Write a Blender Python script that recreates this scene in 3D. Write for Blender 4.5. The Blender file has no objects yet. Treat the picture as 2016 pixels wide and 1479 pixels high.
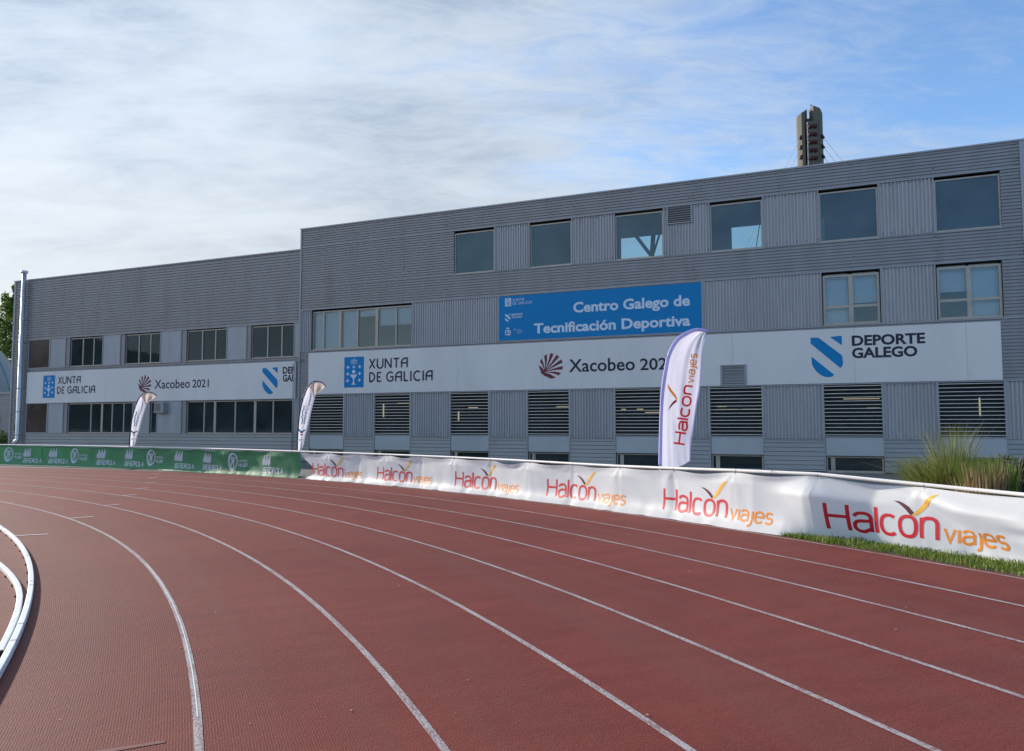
import bpy, bmesh, math, random
from mathutils import Vector, Matrix, Quaternion, noise
from mathutils.geometry import tessellate_polygon
R = math.radians
sc = bpy.context.scene
col = sc.collection
random.seed(7)

# ------------------------------------------------------------------ camera
cam_d = bpy.data.cameras.new('camera'); cam = bpy.data.objects.new('camera', cam_d); col.objects.link(cam)
cam.location = (0, 0, 1.7435)
cam.rotation_mode = 'QUATERNION'
cam.rotation_quaternion = Quaternion((1, 0, 0), R(90 + 3.786)) @ Quaternion((0, 0, 1), R(-0.08))
cam_d.sensor_width = 36; cam_d.lens = 36 * 1480 / 2016
cam_d.clip_start = .05; cam_d.clip_end = 5000
sc.camera = cam

# ------------------------------------------------------------------ light and sky
SUN_AZ, SUN_EL = 56.0, 20.0            # degrees to the left of the camera's heading, height
sv = Vector((-math.sin(R(SUN_AZ)) * math.cos(R(SUN_EL)), math.cos(R(SUN_AZ)) * math.cos(R(SUN_EL)), math.sin(R(SUN_EL))))
sun_d = bpy.data.lights.new('sun', 'SUN'); sun = bpy.data.objects.new('sun', sun_d); col.objects.link(sun)
sun_d.energy = 4.2; sun_d.angle = R(.9); sun_d.color = (1, .91, .80)
sun.rotation_mode = 'QUATERNION'; sun.rotation_quaternion = (-sv).to_track_quat('-Z', 'Y')
sun.location = sv * 60

W = bpy.data.worlds.new('World'); sc.world = W; W.use_nodes = True
nt = W.node_tree; nt.nodes.clear()
def wn(t, **k):
    n = nt.nodes.new(t)
    for a, b in k.items(): setattr(n, a, b)
    return n
def wmath(op, a, b=None, c=None, clamp=False):
    n = wn('ShaderNodeMath', operation=op); n.use_clamp = clamp
    for i, v in enumerate((a, b, c)):
        if v is None: continue
        if isinstance(v, (int, float)): n.inputs[i].default_value = v
        else: nt.links.new(v, n.inputs[i])
    return n.outputs[0]
sky = wn('ShaderNodeTexSky', sky_type='NISHITA'); sky.sun_disc = False
sky.sun_elevation = R(SUN_EL); sky.sun_rotation = R(-SUN_AZ)
sky.air_density = 1.0; sky.dust_density = .3; sky.ozone_density = 2.5; sky.altitude = 50
tc = wn('ShaderNodeTexCoord')
sep = wn('ShaderNodeSeparateXYZ'); nt.links.new(tc.outputs['Generated'], sep.inputs[0])
dx, dy, dz = sep.outputs
zz = wmath('MAXIMUM', wmath('ADD', dz, .16), .05)
px, py = wmath('DIVIDE', dx, zz), wmath('DIVIDE', dy, zz)      # a flat cloud layer seen in perspective
comb = wn('ShaderNodeCombineXYZ'); nt.links.new(px, comb.inputs[0]); nt.links.new(py, comb.inputs[1])
def wnoise(scale, detail, rough, dist, sx, sy, rot, off):
    mp = wn('ShaderNodeMapping'); mp.inputs['Scale'].default_value = (sx, sy, 1)
    mp.inputs['Rotation'].default_value = (0, 0, R(rot)); mp.inputs['Location'].default_value = off
    nt.links.new(comb.outputs[0], mp.inputs[0])
    n = wn('ShaderNodeTexNoise'); n.inputs['Scale'].default_value = scale; n.inputs['Detail'].default_value = detail
    n.inputs['Roughness'].default_value = rough; n.inputs['Distortion'].default_value = dist
    nt.links.new(mp.outputs[0], n.inputs['Vector'])
    return n.outputs[0]
n1 = wnoise(.9, 7, .58, .3, 1, 1.3, -25, (3.1, 1.2, 0))
n2 = wnoise(2.6, 8, .62, .35, .75, 1.4, -32, (1.7, .4, 0))
n3 = wnoise(8.0, 8, .70, .8, .55, 1.4, -38, (0, 5, 0))
leftness = wmath('ADD', wmath('ADD', wmath('MULTIPLY', dx, -.80), wmath('MULTIPLY', dz, -.10)), wmath('MULTIPLY', wmath('ADD', dy, -.85), .35))   # cloud bank thickens to the left
s = wmath('ADD', wmath('MULTIPLY', n1, .9), wmath('MULTIPLY', n2, .75))
s = wmath('ADD', s, wmath('MULTIPLY', n3, .74))
s = wmath('SUBTRACT', wmath('ADD', s, leftness), .08)
cov = wn('ShaderNodeMapRange', interpolation_type='SMOOTHSTEP'); nt.links.new(s, cov.inputs[0])
cov.inputs[1].default_value = .46; cov.inputs[2].default_value = 1.24
dens = wn('ShaderNodeMapRange', interpolation_type='SMOOTHSTEP'); nt.links.new(wmath('ADD', wmath('MULTIPLY', n2, .75), wmath('MULTIPLY', n1, .55)), dens.inputs[0])
dens.inputs[1].default_value = .47; dens.inputs[2].default_value = .86
low = wn('ShaderNodeMapRange', interpolation_type='SMOOTHSTEP'); nt.links.new(dz, low.inputs[0])
low.inputs[1].default_value = .46; low.inputs[2].default_value = .03
sund = wmath('ADD', wmath('ADD', wmath('MULTIPLY', dx, sv.x), wmath('MULTIPLY', dy, sv.y)), wmath('MULTIPLY', dz, sv.z))
glow = wmath('POWER', wmath('MAXIMUM', sund, 0.0), 3.0)
mixc = wn('ShaderNodeMix', data_type='RGBA'); wisp = wn('ShaderNodeMapRange', interpolation_type='SMOOTHSTEP'); nt.links.new(n3, wisp.inputs[0]); wisp.inputs[1].default_value = .34; wisp.inputs[2].default_value = .66; wisp.inputs[3].default_value = 1.0; wisp.inputs[4].default_value = .55
nt.links.new(wmath('MULTIPLY', dens.outputs[0], wisp.outputs[0]), mixc.inputs[0])
mixc.inputs[6].default_value = (4.9, 5.5, 6.2, 1); mixc.inputs[7].default_value = (2.5, 3.15, 4.2, 1)   # thin bright veil, thick grey belly
warm = wn('ShaderNodeMix', data_type='RGBA'); nt.links.new(wmath('MULTIPLY', low.outputs[0], .8), warm.inputs[0])
nt.links.new(mixc.outputs[2], warm.inputs[6]); warm.inputs[7].default_value = (5.5, 5.65, 5.5, 1)
bright = wn('ShaderNodeVectorMath', operation='SCALE'); nt.links.new(warm.outputs[2], bright.inputs[0])
nt.links.new(wmath('ADD', wmath('ADD', .82, wmath('MULTIPLY', dy, -.17)), wmath('MULTIPLY', glow, .14)), bright.inputs[3])
fin = wn('ShaderNodeMix', data_type='RGBA'); nt.links.new(wmath('MULTIPLY', cov.outputs[0], .97), fin.inputs[0])
tint = wn('ShaderNodeVectorMath', operation='MULTIPLY'); tint.inputs[1].default_value = (1.02, 1.14, 1.27); nt.links.new(sky.outputs[0], tint.inputs[0])   # clear deep-blue air
nt.links.new(tint.outputs[0], fin.inputs[6]); nt.links.new(bright.outputs[0], fin.inputs[7])
bg = wn('ShaderNodeBackground'); bg.inputs[1].default_value = .145; nt.links.new(fin.outputs[2], bg.inputs[0])
wo = wn('ShaderNodeOutputWorld'); nt.links.new(bg.outputs[0], wo.inputs[0])

sc.view_settings.view_transform = 'Standard'; sc.view_settings.look = 'None'
sc.view_settings.exposure = 0.5; sc.view_settings.gamma = 1
sc.cycles.max_bounces = 8; sc.cycles.transparent_max_bounces = 12

# ------------------------------------------------------------------ materials
def newmat(name):
    m = bpy.data.materials.new(name); m.use_nodes = True
    t = m.node_tree; b = t.nodes['Principled BSDF']
    return m, t, b
def setp(b, **k):
    for a, v in k.items():
        a = {'rough': 'Roughness', 'metal': 'Metallic', 'spec': 'Specular IOR Level'}.get(a, a)
        b.inputs[a].default_value = v
def N(t, typ, **k):
    n = t.nodes.new(typ)
    for a, b in k.items(): setattr(n, a, b)
    return n
def mat(name, c, rough=.5, metal=0, var=.12, scale=3.0, stretch=(1, 1, 1), spec=.5, bump=0, bscale=60, dirt=None, dirt_amt=.35, transl=0):
    """one painted / cast surface: base colour with a little wear, roughness variation, optional bump and stains"""
    m, t, b = newmat(name); setp(b, rough=rough, metal=metal, spec=spec)
    co = N(t, 'ShaderNodeTexCoord'); mp = N(t, 'ShaderNodeMapping'); mp.inputs['Scale'].default_value = stretch
    t.links.new(co.outputs['Object'], mp.inputs[0])
    n = N(t, 'ShaderNodeTexNoise'); n.inputs['Scale'].default_value = scale; n.inputs['Detail'].default_value = 6; n.inputs['Roughness'].default_value = .65
    t.links.new(mp.outputs[0], n.inputs['Vector'])
    r = N(t, 'ShaderNodeValToRGB'); lo = [x * (1 - var) for x in c]; hi = [min(1, x * (1 + var)) for x in c]
    r.color_ramp.elements[0].position = .3; r.color_ramp.elements[1].position = .7
    r.color_ramp.elements[0].color = (*lo, 1); r.color_ramp.elements[1].color = (*hi, 1)
    t.links.new(n.outputs[0], r.inputs[0]); out = r.outputs[0]
    if dirt:
        n2 = N(t, 'ShaderNodeTexNoise'); n2.inputs['Scale'].default_value = scale * .6; n2.inputs['Detail'].default_value = 8; n2.inputs['Roughness'].default_value = .7
        mp2 = N(t, 'ShaderNodeMapping'); mp2.inputs['Location'].default_value = (5, 3, 9); mp2.inputs['Scale'].default_value = stretch
        t.links.new(co.outputs['Object'], mp2.inputs[0]); t.links.new(mp2.outputs[0], n2.inputs['Vector'])
        k = N(t, 'ShaderNodeMapRange', interpolation_type='SMOOTHSTEP'); k.inputs[1].default_value = .5; k.inputs[2].default_value = .78; k.inputs[4].default_value = dirt_amt
        t.links.new(n2.outputs[0], k.inputs[0])
        mx = N(t, 'ShaderNodeMix', data_type='RGBA'); t.links.new(k.outputs[0], mx.inputs[0]); t.links.new(out, mx.inputs[6]); mx.inputs[7].default_value = (*dirt, 1); out = mx.outputs[2]
    t.links.new(out, b.inputs['Base Color'])
    rr = N(t, 'ShaderNodeMapRange'); rr.inputs[3].default_value = max(0, rough - .1); rr.inputs[4].default_value = min(1, rough + .1)
    t.links.new(n.outputs[0], rr.inputs[0]); t.links.new(rr.outputs[0], b.inputs['Roughness'])
    if bump:
        nb = N(t, 'ShaderNodeTexNoise'); nb.inputs['Scale'].default_value = bscale; nb.inputs['Detail'].default_value = 4
        t.links.new(co.outputs['Object'], nb.inputs['Vector'])
        bp = N(t, 'ShaderNodeBump'); bp.inputs['Strength'].default_value = bump; bp.inputs['Distance'].default_value = .02
        t.links.new(nb.outputs[0], bp.inputs['Height']); t.links.new(bp.outputs[0], b.inputs['Normal'])
    if transl:
        tr = N(t, 'ShaderNodeBsdfTranslucent'); t.links.new(out, tr.inputs[0])
        ms = N(t, 'ShaderNodeMixShader'); ms.inputs[0].default_value = transl
        t.links.new(b.outputs[0], ms.inputs[1]); t.links.new(tr.outputs[0], ms.inputs[2])
        t.links.new(ms.outputs[0], t.nodes['Material Output'].inputs[0])
    return m
def emis(name, c, s):
    m, t, b = newmat(name); setp(b); b.inputs['Base Color'].default_value = (.8, .8, .8, 1)
    b.inputs['Emission Color'].default_value = (*c, 1); b.inputs['Emission Strength'].default_value = s
    return m
def glass(name, tint, boost=1.0, rough=.015, refl_film=.0, refl=(.9, .95, 1), filmc=(.34, .46, .54)):
    m, t, b = newmat(name); t.nodes.remove(b)
    fr = N(t, 'ShaderNodeFresnel'); fr.inputs[0].default_value = 1.52
    k = N(t, 'ShaderNodeMath', operation='MULTIPLY'); k.use_clamp = True; k.inputs[1].default_value = boost; t.links.new(fr.outputs[0], k.inputs[0])
    tr = N(t, 'ShaderNodeBsdfTransparent'); tr.inputs[0].default_value = (*tint, 1)
    gl = N(t, 'ShaderNodeBsdfGlossy'); gl.inputs['Roughness'].default_value = rough; gl.inputs[0].default_value = (*refl, 1)
    co = N(t, 'ShaderNodeTexCoord'); nb = N(t, 'ShaderNodeTexNoise'); nb.inputs['Scale'].default_value = 1.1; t.links.new(co.outputs['Object'], nb.inputs['Vector'])
    bp = N(t, 'ShaderNodeBump'); bp.inputs['Strength'].default_value = .06; bp.inputs['Distance'].default_value = .05; t.links.new(nb.outputs[0], bp.inputs['Height'])
    t.links.new(bp.outputs[0], gl.inputs['Normal'])
    ms = N(t, 'ShaderNodeMixShader'); t.links.new(k.outputs[0], ms.inputs[0]); t.links.new(tr.outputs[0], ms.inputs[1]); t.links.new(gl.outputs[0], ms.inputs[2])
    last = ms.outputs[0]
    if refl_film:                                                          # hazy film whose pale tint paints sky reflections into the panes
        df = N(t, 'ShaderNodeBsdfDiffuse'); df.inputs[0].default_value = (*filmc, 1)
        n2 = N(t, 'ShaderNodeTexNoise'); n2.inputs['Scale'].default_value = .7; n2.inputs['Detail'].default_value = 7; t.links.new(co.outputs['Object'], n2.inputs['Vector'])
        q = N(t, 'ShaderNodeMapRange'); q.inputs[1].default_value = .3; q.inputs[2].default_value = .75; q.inputs[3].default_value = refl_film * .6; q.inputs[4].default_value = refl_film * 1.4
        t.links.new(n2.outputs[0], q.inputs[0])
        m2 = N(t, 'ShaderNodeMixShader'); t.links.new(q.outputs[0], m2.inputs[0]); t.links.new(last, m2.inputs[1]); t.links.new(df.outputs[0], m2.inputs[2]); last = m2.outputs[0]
    t.links.new(last, t.nodes['Material Output'].inputs[0])
    return m
M = {}
M['clad'] = mat('cladding_paint', (.275, .282, .297), .42, .25, .12, 1.6, (1, 1, .18), dirt=(.15, .135, .125), dirt_amt=.5)
M['cladv'] = mat('panel_paint', (.41, .42, .44), .42, .25, .09, 1.4, (1, 1, .15), dirt=(.22, .21, .20), dirt_amt=.45)
M['lap'] = mat('lapped_siding_paint', (.31, .325, .335), .42, .2, .09, 1.4, (.4, 1, 1), dirt=(.15, .15, .15), dirt_amt=.3)
M['trim'] = mat('trim_paint', (.33, .35, .38), .4, .3, .08, 2)
M['flat'] = mat('plain_panel', (.42, .455, .48), .38, .1, .06, .8, dirt=(.3, .31, .32), dirt_amt=.3)
M['dark'] = mat('dark_recess_paint', (.075, .07, .065), .6, 0, .2, 3)
M['reveal'] = mat('window_lining', (.15, .13, .11), .6, 0, .2, 3)
M['alu'] = mat('aluminium_frame', (.42, .385, .335), .42, .35, .1, 4, dirt=(.22, .18, .14), dirt_amt=.4)
M['slat'] = mat('louvre_slat', (.72, .66, .62), .4, .2, .06, 3)
M['brown'] = mat('brown_panel_glass', (.055, .038, .034), .18, 0, .35, 1.2, spec=.6, dirt=(.11, .075, .055), dirt_amt=.6)
M['signw'] = mat('white_sign_sheet', (.71, .71, .705), .4, 0, .05, .6, (1, 1, .3), dirt=(.50, .50, .49), dirt_amt=.5)
M['navy'] = mat('navy_print', (.012, .013, .035), .5, 0, .1)
M['blue'] = mat('blue_print', (.003, .22, .52), .45, 0, .05, spec=.2)
M['lblue'] = mat('pale_print', (.62, .74, .86), .45, 0, .04)
M['white_print'] = mat('white_print', (.78, .80, .82), .45, 0, .03)
M['maroon'] = mat('maroon_print', (.16, .012, .03), .5, 0, .1)
M['red'] = mat('red_print', (.62, .02, .035), .55, 0, .08, transl=.15)
M['dred'] = mat('dark_red_print', (.30, .012, .03), .55, 0, .1, transl=.15)
M['orange'] = mat('orange_print', (.78, .27, .03), .55, 0, .08, transl=.15)
M['purple'] = mat('plum_print', (.09, .006, .022), .55, 0, .1, transl=.1)
M['gold'] = mat('gold_print', (.85, .46, .05), .55, 0, .2, 2, transl=.15)
M['steel'] = mat('galvanised_steel', (.58, .60, .62), .42, .7, .12, 3, (1, 1, .3), dirt=(.4, .38, .33), dirt_amt=.4)
M['pvc'] = mat('white_rail_pipe', (.76, .75, .73), .35, 0, .05, 5, dirt=(.5, .48, .45), dirt_amt=.3)
M['wban'] = mat('white_banner_cloth', (.90, .90, .895), .5, 0, .03, 2, dirt=(.68, .66, .63), dirt_amt=.18, transl=.42)
M['gban'] = mat('green_banner_cloth', (.07, .27, .125), .6, 0, .10, 1.5, transl=.28)
M['gprint'] = mat('banner_white_print', (.66, .70, .80), .5, 0, .03, transl=.25)
M['flagw'] = mat('flag_cloth', (.78, .77, .90), .6, 0, .03, transl=.55)
M['lav'] = mat('lavender_sleeve', (.60, .58, .88), .6, 0, .05, transl=.4)
M['fred'] = mat('flag_red_print', (.86, .055, .06), .55, 0, .05, transl=.6)
M['forange'] = mat('flag_orange_print', (.88, .36, .06), .55, 0, .05, transl=.6)
M['fplum'] = mat('flag_plum_print', (.30, .03, .05), .55, 0, .05, transl=.5)
M['black'] = mat('black_sleeve', (.012, .012, .016), .5, 0, .2)
M['teal'] = mat('teal_print', (.03, .25, .36), .55, 0, .1, transl=.15)
M['grey_print'] = mat('grey_print', (.20, .27, .36), .55, 0, .1, transl=.15)
M['tan'] = mat('tan_liner_cloth', (.80, .66, .58), .6, 0, .18, 9, transl=.4)
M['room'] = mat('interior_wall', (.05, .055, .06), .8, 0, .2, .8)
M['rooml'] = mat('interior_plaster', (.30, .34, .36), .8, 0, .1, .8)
M['blind'] = mat('blind_fabric', (.74, .79, .82), .7, 0, .05, 2)
M['lamp'] = emis('tube_light', (1, .80, .48), 1.3)
M['conc'] = mat('cast_concrete', (.13, .118, .095), .85, 0, .16, .6, (1, 1, .35), bump=.3, bscale=3, dirt=(.12, .11, .095), dirt_amt=.6)
M['anch'] = mat('anchor_cap_paint', (.055, .014, .014), .5, .3, .2)
M['kerb'] = mat('white_kerb_metal', (.86, .87, .86), .4, .1, .05, 4, dirt=(.5, .48, .44), dirt_amt=.3)
M['kgrey'] = mat('grey_joint', (.33, .34, .35), .5, .3)
M['rust'] = mat('rusty_foot', (.12, .05, .035), .7, .2, .3)
M['bark'] = mat('bark', (.06, .045, .03), .9, 0, .3)
M['glass'] = glass('window_glass', (.74, .84, .90), 2.2, .015, 0, (.7, .9, 1))
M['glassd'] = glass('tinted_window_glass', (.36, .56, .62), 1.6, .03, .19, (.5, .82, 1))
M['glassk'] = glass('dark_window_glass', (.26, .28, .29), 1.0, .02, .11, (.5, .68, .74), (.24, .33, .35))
def leafmat(name, c1, c2, tr=.35, extra=None):
    m, t, b = newmat(name); setp(b, rough=.55, spec=.3)
    g = N(t, 'ShaderNodeNewGeometry'); r = N(t, 'ShaderNodeValToRGB'); r.color_ramp.elements[0].color = (*c1, 1); r.color_ramp.elements[1].color = (*c2, 1)
    if extra: r.color_ramp.elements[1].position = .86; e_ = r.color_ramp.elements.new(.93); e_.color = (*extra, 1)
    t.links.new(g.outputs['Random Per Island'], r.inputs[0]); t.links.new(r.outputs[0], b.inputs['Base Color'])
    tl = N(t, 'ShaderNodeBsdfTranslucent'); t.links.new(r.outputs[0], tl.inputs[0]); ms = N(t, 'ShaderNodeMixShader'); ms.inputs[0].default_value = tr
    t.links.new(b.outputs[0], ms.inputs[1]); t.links.new(tl.outputs[0], ms.inputs[2]); t.links.new(ms.outputs[0], t.nodes['Material Output'].inputs[0])
    return m
M['grass_verge'] = leafmat('verge_blades', (.06, .13, .012), (.22, .31, .04), extra=(.40, .33, .14))
M['grass'] = leafmat('grass_blades', (.06, .13, .012), (.22, .31, .04))
M['pamp'] = leafmat('ornamental_grass', (.06, .10, .015), (.36, .36, .09))
M['plume'] = leafmat('seed_plume', (.30, .30, .24), (.52, .50, .42), .4)
M['dry'] = leafmat('dry_stalks', (.22, .13, .06), (.58, .42, .24), .25)
M['reed'] = leafmat('reed_leaves', (.04, .10, .015), (.17, .26, .04))
M['shrub'] = leafmat('dark_shrub', (.018, .02, .012), (.075, .062, .045))
M['tree'] = leafmat('tree_leaves', (.05, .10, .015), (.20, .27, .05))
M['dome'] = mat('pale_dome_sheet', (.26, .27, .24), .6, 0, .12, .4, dirt=(.15, .19, .18), dirt_amt=.5)
M['soil'] = mat('soil', (.07, .05, .035), .95, 0, .3, 5, bump=.6, bscale=30)

# ground outside the track: worn tarmac with grassy patches
m, t, b = newmat('outfield_ground'); M['ground'] = m; setp(b, rough=.9)
co = N(t, 'ShaderNodeTexCoord'); n = N(t, 'ShaderNodeTexNoise'); n.inputs['Scale'].default_value = .15; n.inputs['Detail'].default_value = 9; t.links.new(co.outputs['Object'], n.inputs['Vector'])
r = N(t, 'ShaderNodeValToRGB'); r.color_ramp.elements[0].position = .35; r.color_ramp.elements[1].position = .65
r.color_ramp.elements[0].color = (.12, .12, .115, 1); r.color_ramp.elements[1].color = (.20, .195, .18, 1)
t.links.new(n.outputs[0], r.inputs[0]); t.links.new(r.outputs[0], b.inputs['Base Color'])

# ring of hill shapes added unseen behind the camera to darken window reflections
M['hill'] = mat('unseen_hill', (.035, .05, .03), .95, 0, .4, .02)
# running surface: u = metres along the bend, v = metres from the kerb
def track_nodes(t, b):
    uv = N(t, 'ShaderNodeUVMap')
    def nz(scale, detail, st, off=(0, 0, 0), rough=.6):
        mp = N(t, 'ShaderNodeMapping'); mp.inputs['Scale'].default_value = (*st, 1); mp.inputs['Location'].default_value = off
        t.links.new(uv.outputs[0], mp.inputs[0]); n = N(t, 'ShaderNodeTexNoise'); n.inputs['Scale'].default_value = scale; n.inputs['Detail'].default_value = detail; n.inputs['Roughness'].default_value = rough
        t.links.new(mp.outputs[0], n.inputs['Vector']); return n.outputs[0]
    return uv, nz
m, t, b = newmat('red_running_surface'); M['track'] = m; setp(b, spec=.16)
uv, nz = track_nodes(t, b)
big = nz(.35, 5, (1, 1)); mid = nz(2.2, 6, (1.8, .5), (3, 1, 0)); fine = nz(95, 3, (.55, 1), (1, 7, 0)); fine2 = nz(16, 4, (2.2, .7), (9, 2, 0)); worn = nz(.8, 4, (.06, 2.2), (2, 8, 0))
r = N(t, 'ShaderNodeValToRGB'); r.color_ramp.elements[0].position = .3; r.color_ramp.elements[1].position = .72
r.color_ramp.elements[0].color = (.100, .019, .0155, 1); r.color_ramp.elements[1].color = (.262, .060, .044, 1)
def addm(t, ls):
    o = None
    for s_, w in ls:
        k = N(t, 'ShaderNodeMath', operation='MULTIPLY_ADD'); t.links.new(s_, k.inputs[0]); k.inputs[1].default_value = w
        if o is None: k.inputs[2].default_value = 0
        else: t.links.new(o, k.inputs[2])
        o = k.outputs[0]
    return o
t.links.new(addm(t, [(big, .30), (mid, .26), (fine, .26), (fine2, .18)]), r.inputs[0])
mx = N(t, 'ShaderNodeMix', data_type='RGBA'); k = N(t, 'ShaderNodeMapRange', interpolation_type='SMOOTHSTEP'); k.inputs[1].default_value = .46; k.inputs[2].default_value = .7; k.inputs[4].default_value = .30
t.links.new(worn, k.inputs[0]); t.links.new(k.outputs[0], mx.inputs[0]); t.links.new(r.outputs[0], mx.inputs[6]); mx.inputs[7].default_value = (.155, .070, .054, 1)
# lane one, beside the kerb, is mixed towards a greyer tint
sx = N(t, 'ShaderNodeSeparateXYZ'); t.links.new(uv.outputs[0], sx.inputs[0])
l1 = N(t, 'ShaderNodeMapRange', interpolation_type='SMOOTHSTEP'); t.links.new(addm(t, [(sx.outputs[1], 1), (mid, 1.2)]), l1.inputs[0]); l1.inputs[1].default_value = 3.0; l1.inputs[2].default_value = .5; l1.inputs[4].default_value = .30
mx2 = N(t, 'ShaderNodeMix', data_type='RGBA'); t.links.new(l1.outputs[0], mx2.inputs[0]); t.links.new(mx.outputs[2], mx2.inputs[6]); mx2.inputs[7].default_value = (.155, .090, .072, 1)
# light grains exposed in the rubber
gr = N(t, 'ShaderNodeMapRange', interpolation_type='SMOOTHSTEP'); t.links.new(nz(150, 1, (1, 1), (4, 4, 0)), gr.inputs[0]); gr.inputs[1].default_value = .62; gr.inputs[2].default_value = .74; gr.inputs[4].default_value = .5
mx3 = N(t, 'ShaderNodeMix', data_type='RGBA'); t.links.new(gr.outputs[0], mx3.inputs[0]); t.links.new(mx2.outputs[2], mx3.inputs[6]); mx3.inputs[7].default_value = (.30, .17, .14, 1)
t.links.new(mx3.outputs[2], b.inputs['Base Color'])
b.inputs['Roughness'].default_value = .72
wv = N(t, 'ShaderNodeTexWave', wave_type='BANDS', bands_direction='Y'); wv.inputs['Scale'].default_value = 20; wv.inputs['Distortion'].default_value = 1.2; wv.inputs['Detail'].default_value = 2; wv.inputs['Detail Scale'].default_value = 2
t.links.new(uv.outputs[0], wv.inputs['Vector'])
bp = N(t, 'ShaderNodeBump'); bp.inputs['Strength'].default_value = .8; bp.inputs['Distance'].default_value = .005
t.links.new(addm(t, [(wv.outputs[1], .16), (fine, 1.0), (fine2, .9)]), bp.inputs['Height']); t.links.new(bp.outputs[0], b.inputs['Normal'])
# worn white paint on the same rubber
def paintmat(name, wear0, wear1, colr=(.42, .395, .39)):
    m, t, b = newmat(name); setp(b, rough=.6); uv, nz = track_nodes(t, b)
    f = addm(t, [(nz(60, 3, (.5, 1.3)), .62), (nz(5, 4, (.6, 3)), .38)])
    k = N(t, 'ShaderNodeMapRange', interpolation_type='SMOOTHSTEP'); k.inputs[1].default_value = wear0; k.inputs[2].default_value = wear1; t.links.new(f, k.inputs[0])
    mx = N(t, 'ShaderNodeMix', data_type='RGBA'); t.links.new(k.outputs[0], mx.inputs[0]); mx.inputs[6].default_value = (.19, .06, .05, 1); mx.inputs[7].default_value = (*colr, 1)
    t.links.new(mx.outputs[2], b.inputs['Base Color'])
    bp = N(t, 'ShaderNodeBump'); bp.inputs['Strength'].default_value = .5; bp.inputs['Distance'].default_value = .003; t.links.new(f, bp.inputs['Height']); t.links.new(bp.outputs[0], b.inputs['Normal'])
    return m
M['line'] = paintmat('worn_white_line', .35, .60)
M['mark'] = paintmat('white_mark', .25, .42, (.72, .71, .71))
M['gmark'] = paintmat('faded_green_mark', .46, .80, (.07, .085, .05))

# ------------------------------------------------------------------ mesh helpers
class MB:
    def __init__(s): s.v = []; s.f = []; s.uv = None
    def add(s, vs, fs):
        o = len(s.v); s.v += [tuple(p) for p in vs]; s.f += [tuple(i + o for i in f) for f in fs]
    def box(s, x0, x1, y0, y1, z0, z1):
        s.add([(x0, y0, z0), (x1, y0, z0), (x1, y1, z0), (x0, y1, z0), (x0, y0, z1), (x1, y0, z1), (x1, y1, z1), (x0, y1, z1)],
              [(0, 3, 2, 1), (4, 5, 6, 7), (0, 1, 5, 4), (1, 2, 6, 5), (2, 3, 7, 6), (3, 0, 4, 7)])
    def quad(s, a, b, c, d): s.add([a, b, c, d], [(0, 1, 2, 3)])
    def tube(s, path, r, n=10, cap=True):
        path = [Vector(p) for p in path]; rs = r if isinstance(r, (list, tuple)) else [r] * len(path)
        rings = []; up = Vector((0, 0, 1))
        for i, p in enumerate(path):
            d = (path[min(i + 1, len(path) - 1)] - path[max(i - 1, 0)]).normalized()
            a = d.cross(up if abs(d.z) < .95 else Vector((0, 1, 0))).normalized()
            if i and a.dot(pa) < 0: a = -a
            pa = a; b = a.cross(d)
            rings.append([p + (a * math.cos(2 * math.pi * k / n) + b * math.sin(2 * math.pi * k / n)) * rs[i] for k in range(n)])
        vs = [q for g in rings for q in g]
        fs = [(i * n + k, i * n + (k + 1) % n, (i + 1) * n + (k + 1) % n, (i + 1) * n + k) for i in range(len(rings) - 1) for k in range(n)]
        if cap: fs += [tuple(range(n))[::-1], tuple(range((len(rings) - 1) * n, len(rings) * n))]
        s.add(vs, fs)
    def build(s, name, m, parent=None, smooth=False, org=None):
        me = bpy.data.meshes.new(name)
        if org is not None: s.v = [(a - org[0], b_ - org[1], c - org[2]) for a, b_, c in s.v]
        me.from_pydata(s.v, [], s.f)
        if s.uv:
            l = me.uv_layers.new(name='UVMap')
            for lp in me.loops: l.data[lp.index].uv = s.uv[lp.vertex_index]
        me.materials.append(m)
        if smooth:
            for p in me.polygons: p.use_smooth = True
        o = bpy.data.objects.new(name, me); col.objects.link(o)
        if parent: o.parent = parent
        return o
def root(name, label, cat, loc=(0, 0, 0), rz=0, group=None):
    o = bpy.data.objects.new(name, None); col.objects.link(o); o.location = loc; o.rotation_euler = (0, 0, rz)
    o.empty_display_size = .2; o['label'] = label; o['category'] = cat
    if group: o['group'] = group
    return o
def struct(o, label=None):
    o['kind'] = 'structure'
    if label: o['label'] = label; o['category'] = o.name.replace('_', ' ')
    return o
def lerp(a, b, t): return a + (b - a) * t
def tab(T, x):
    if x <= T[0][0]: return T[0][1]
    for (x0, y0), (x1, y1) in zip(T, T[1:]):
        if x <= x1: return y0 + (y1 - y0) * (x - x0) / (x1 - x0)
    return T[-1][1]
def sstep(a, b, x):
    t = max(0, min(1, (x - a) / (b - a))); return t * t * (3 - 2 * t)

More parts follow.
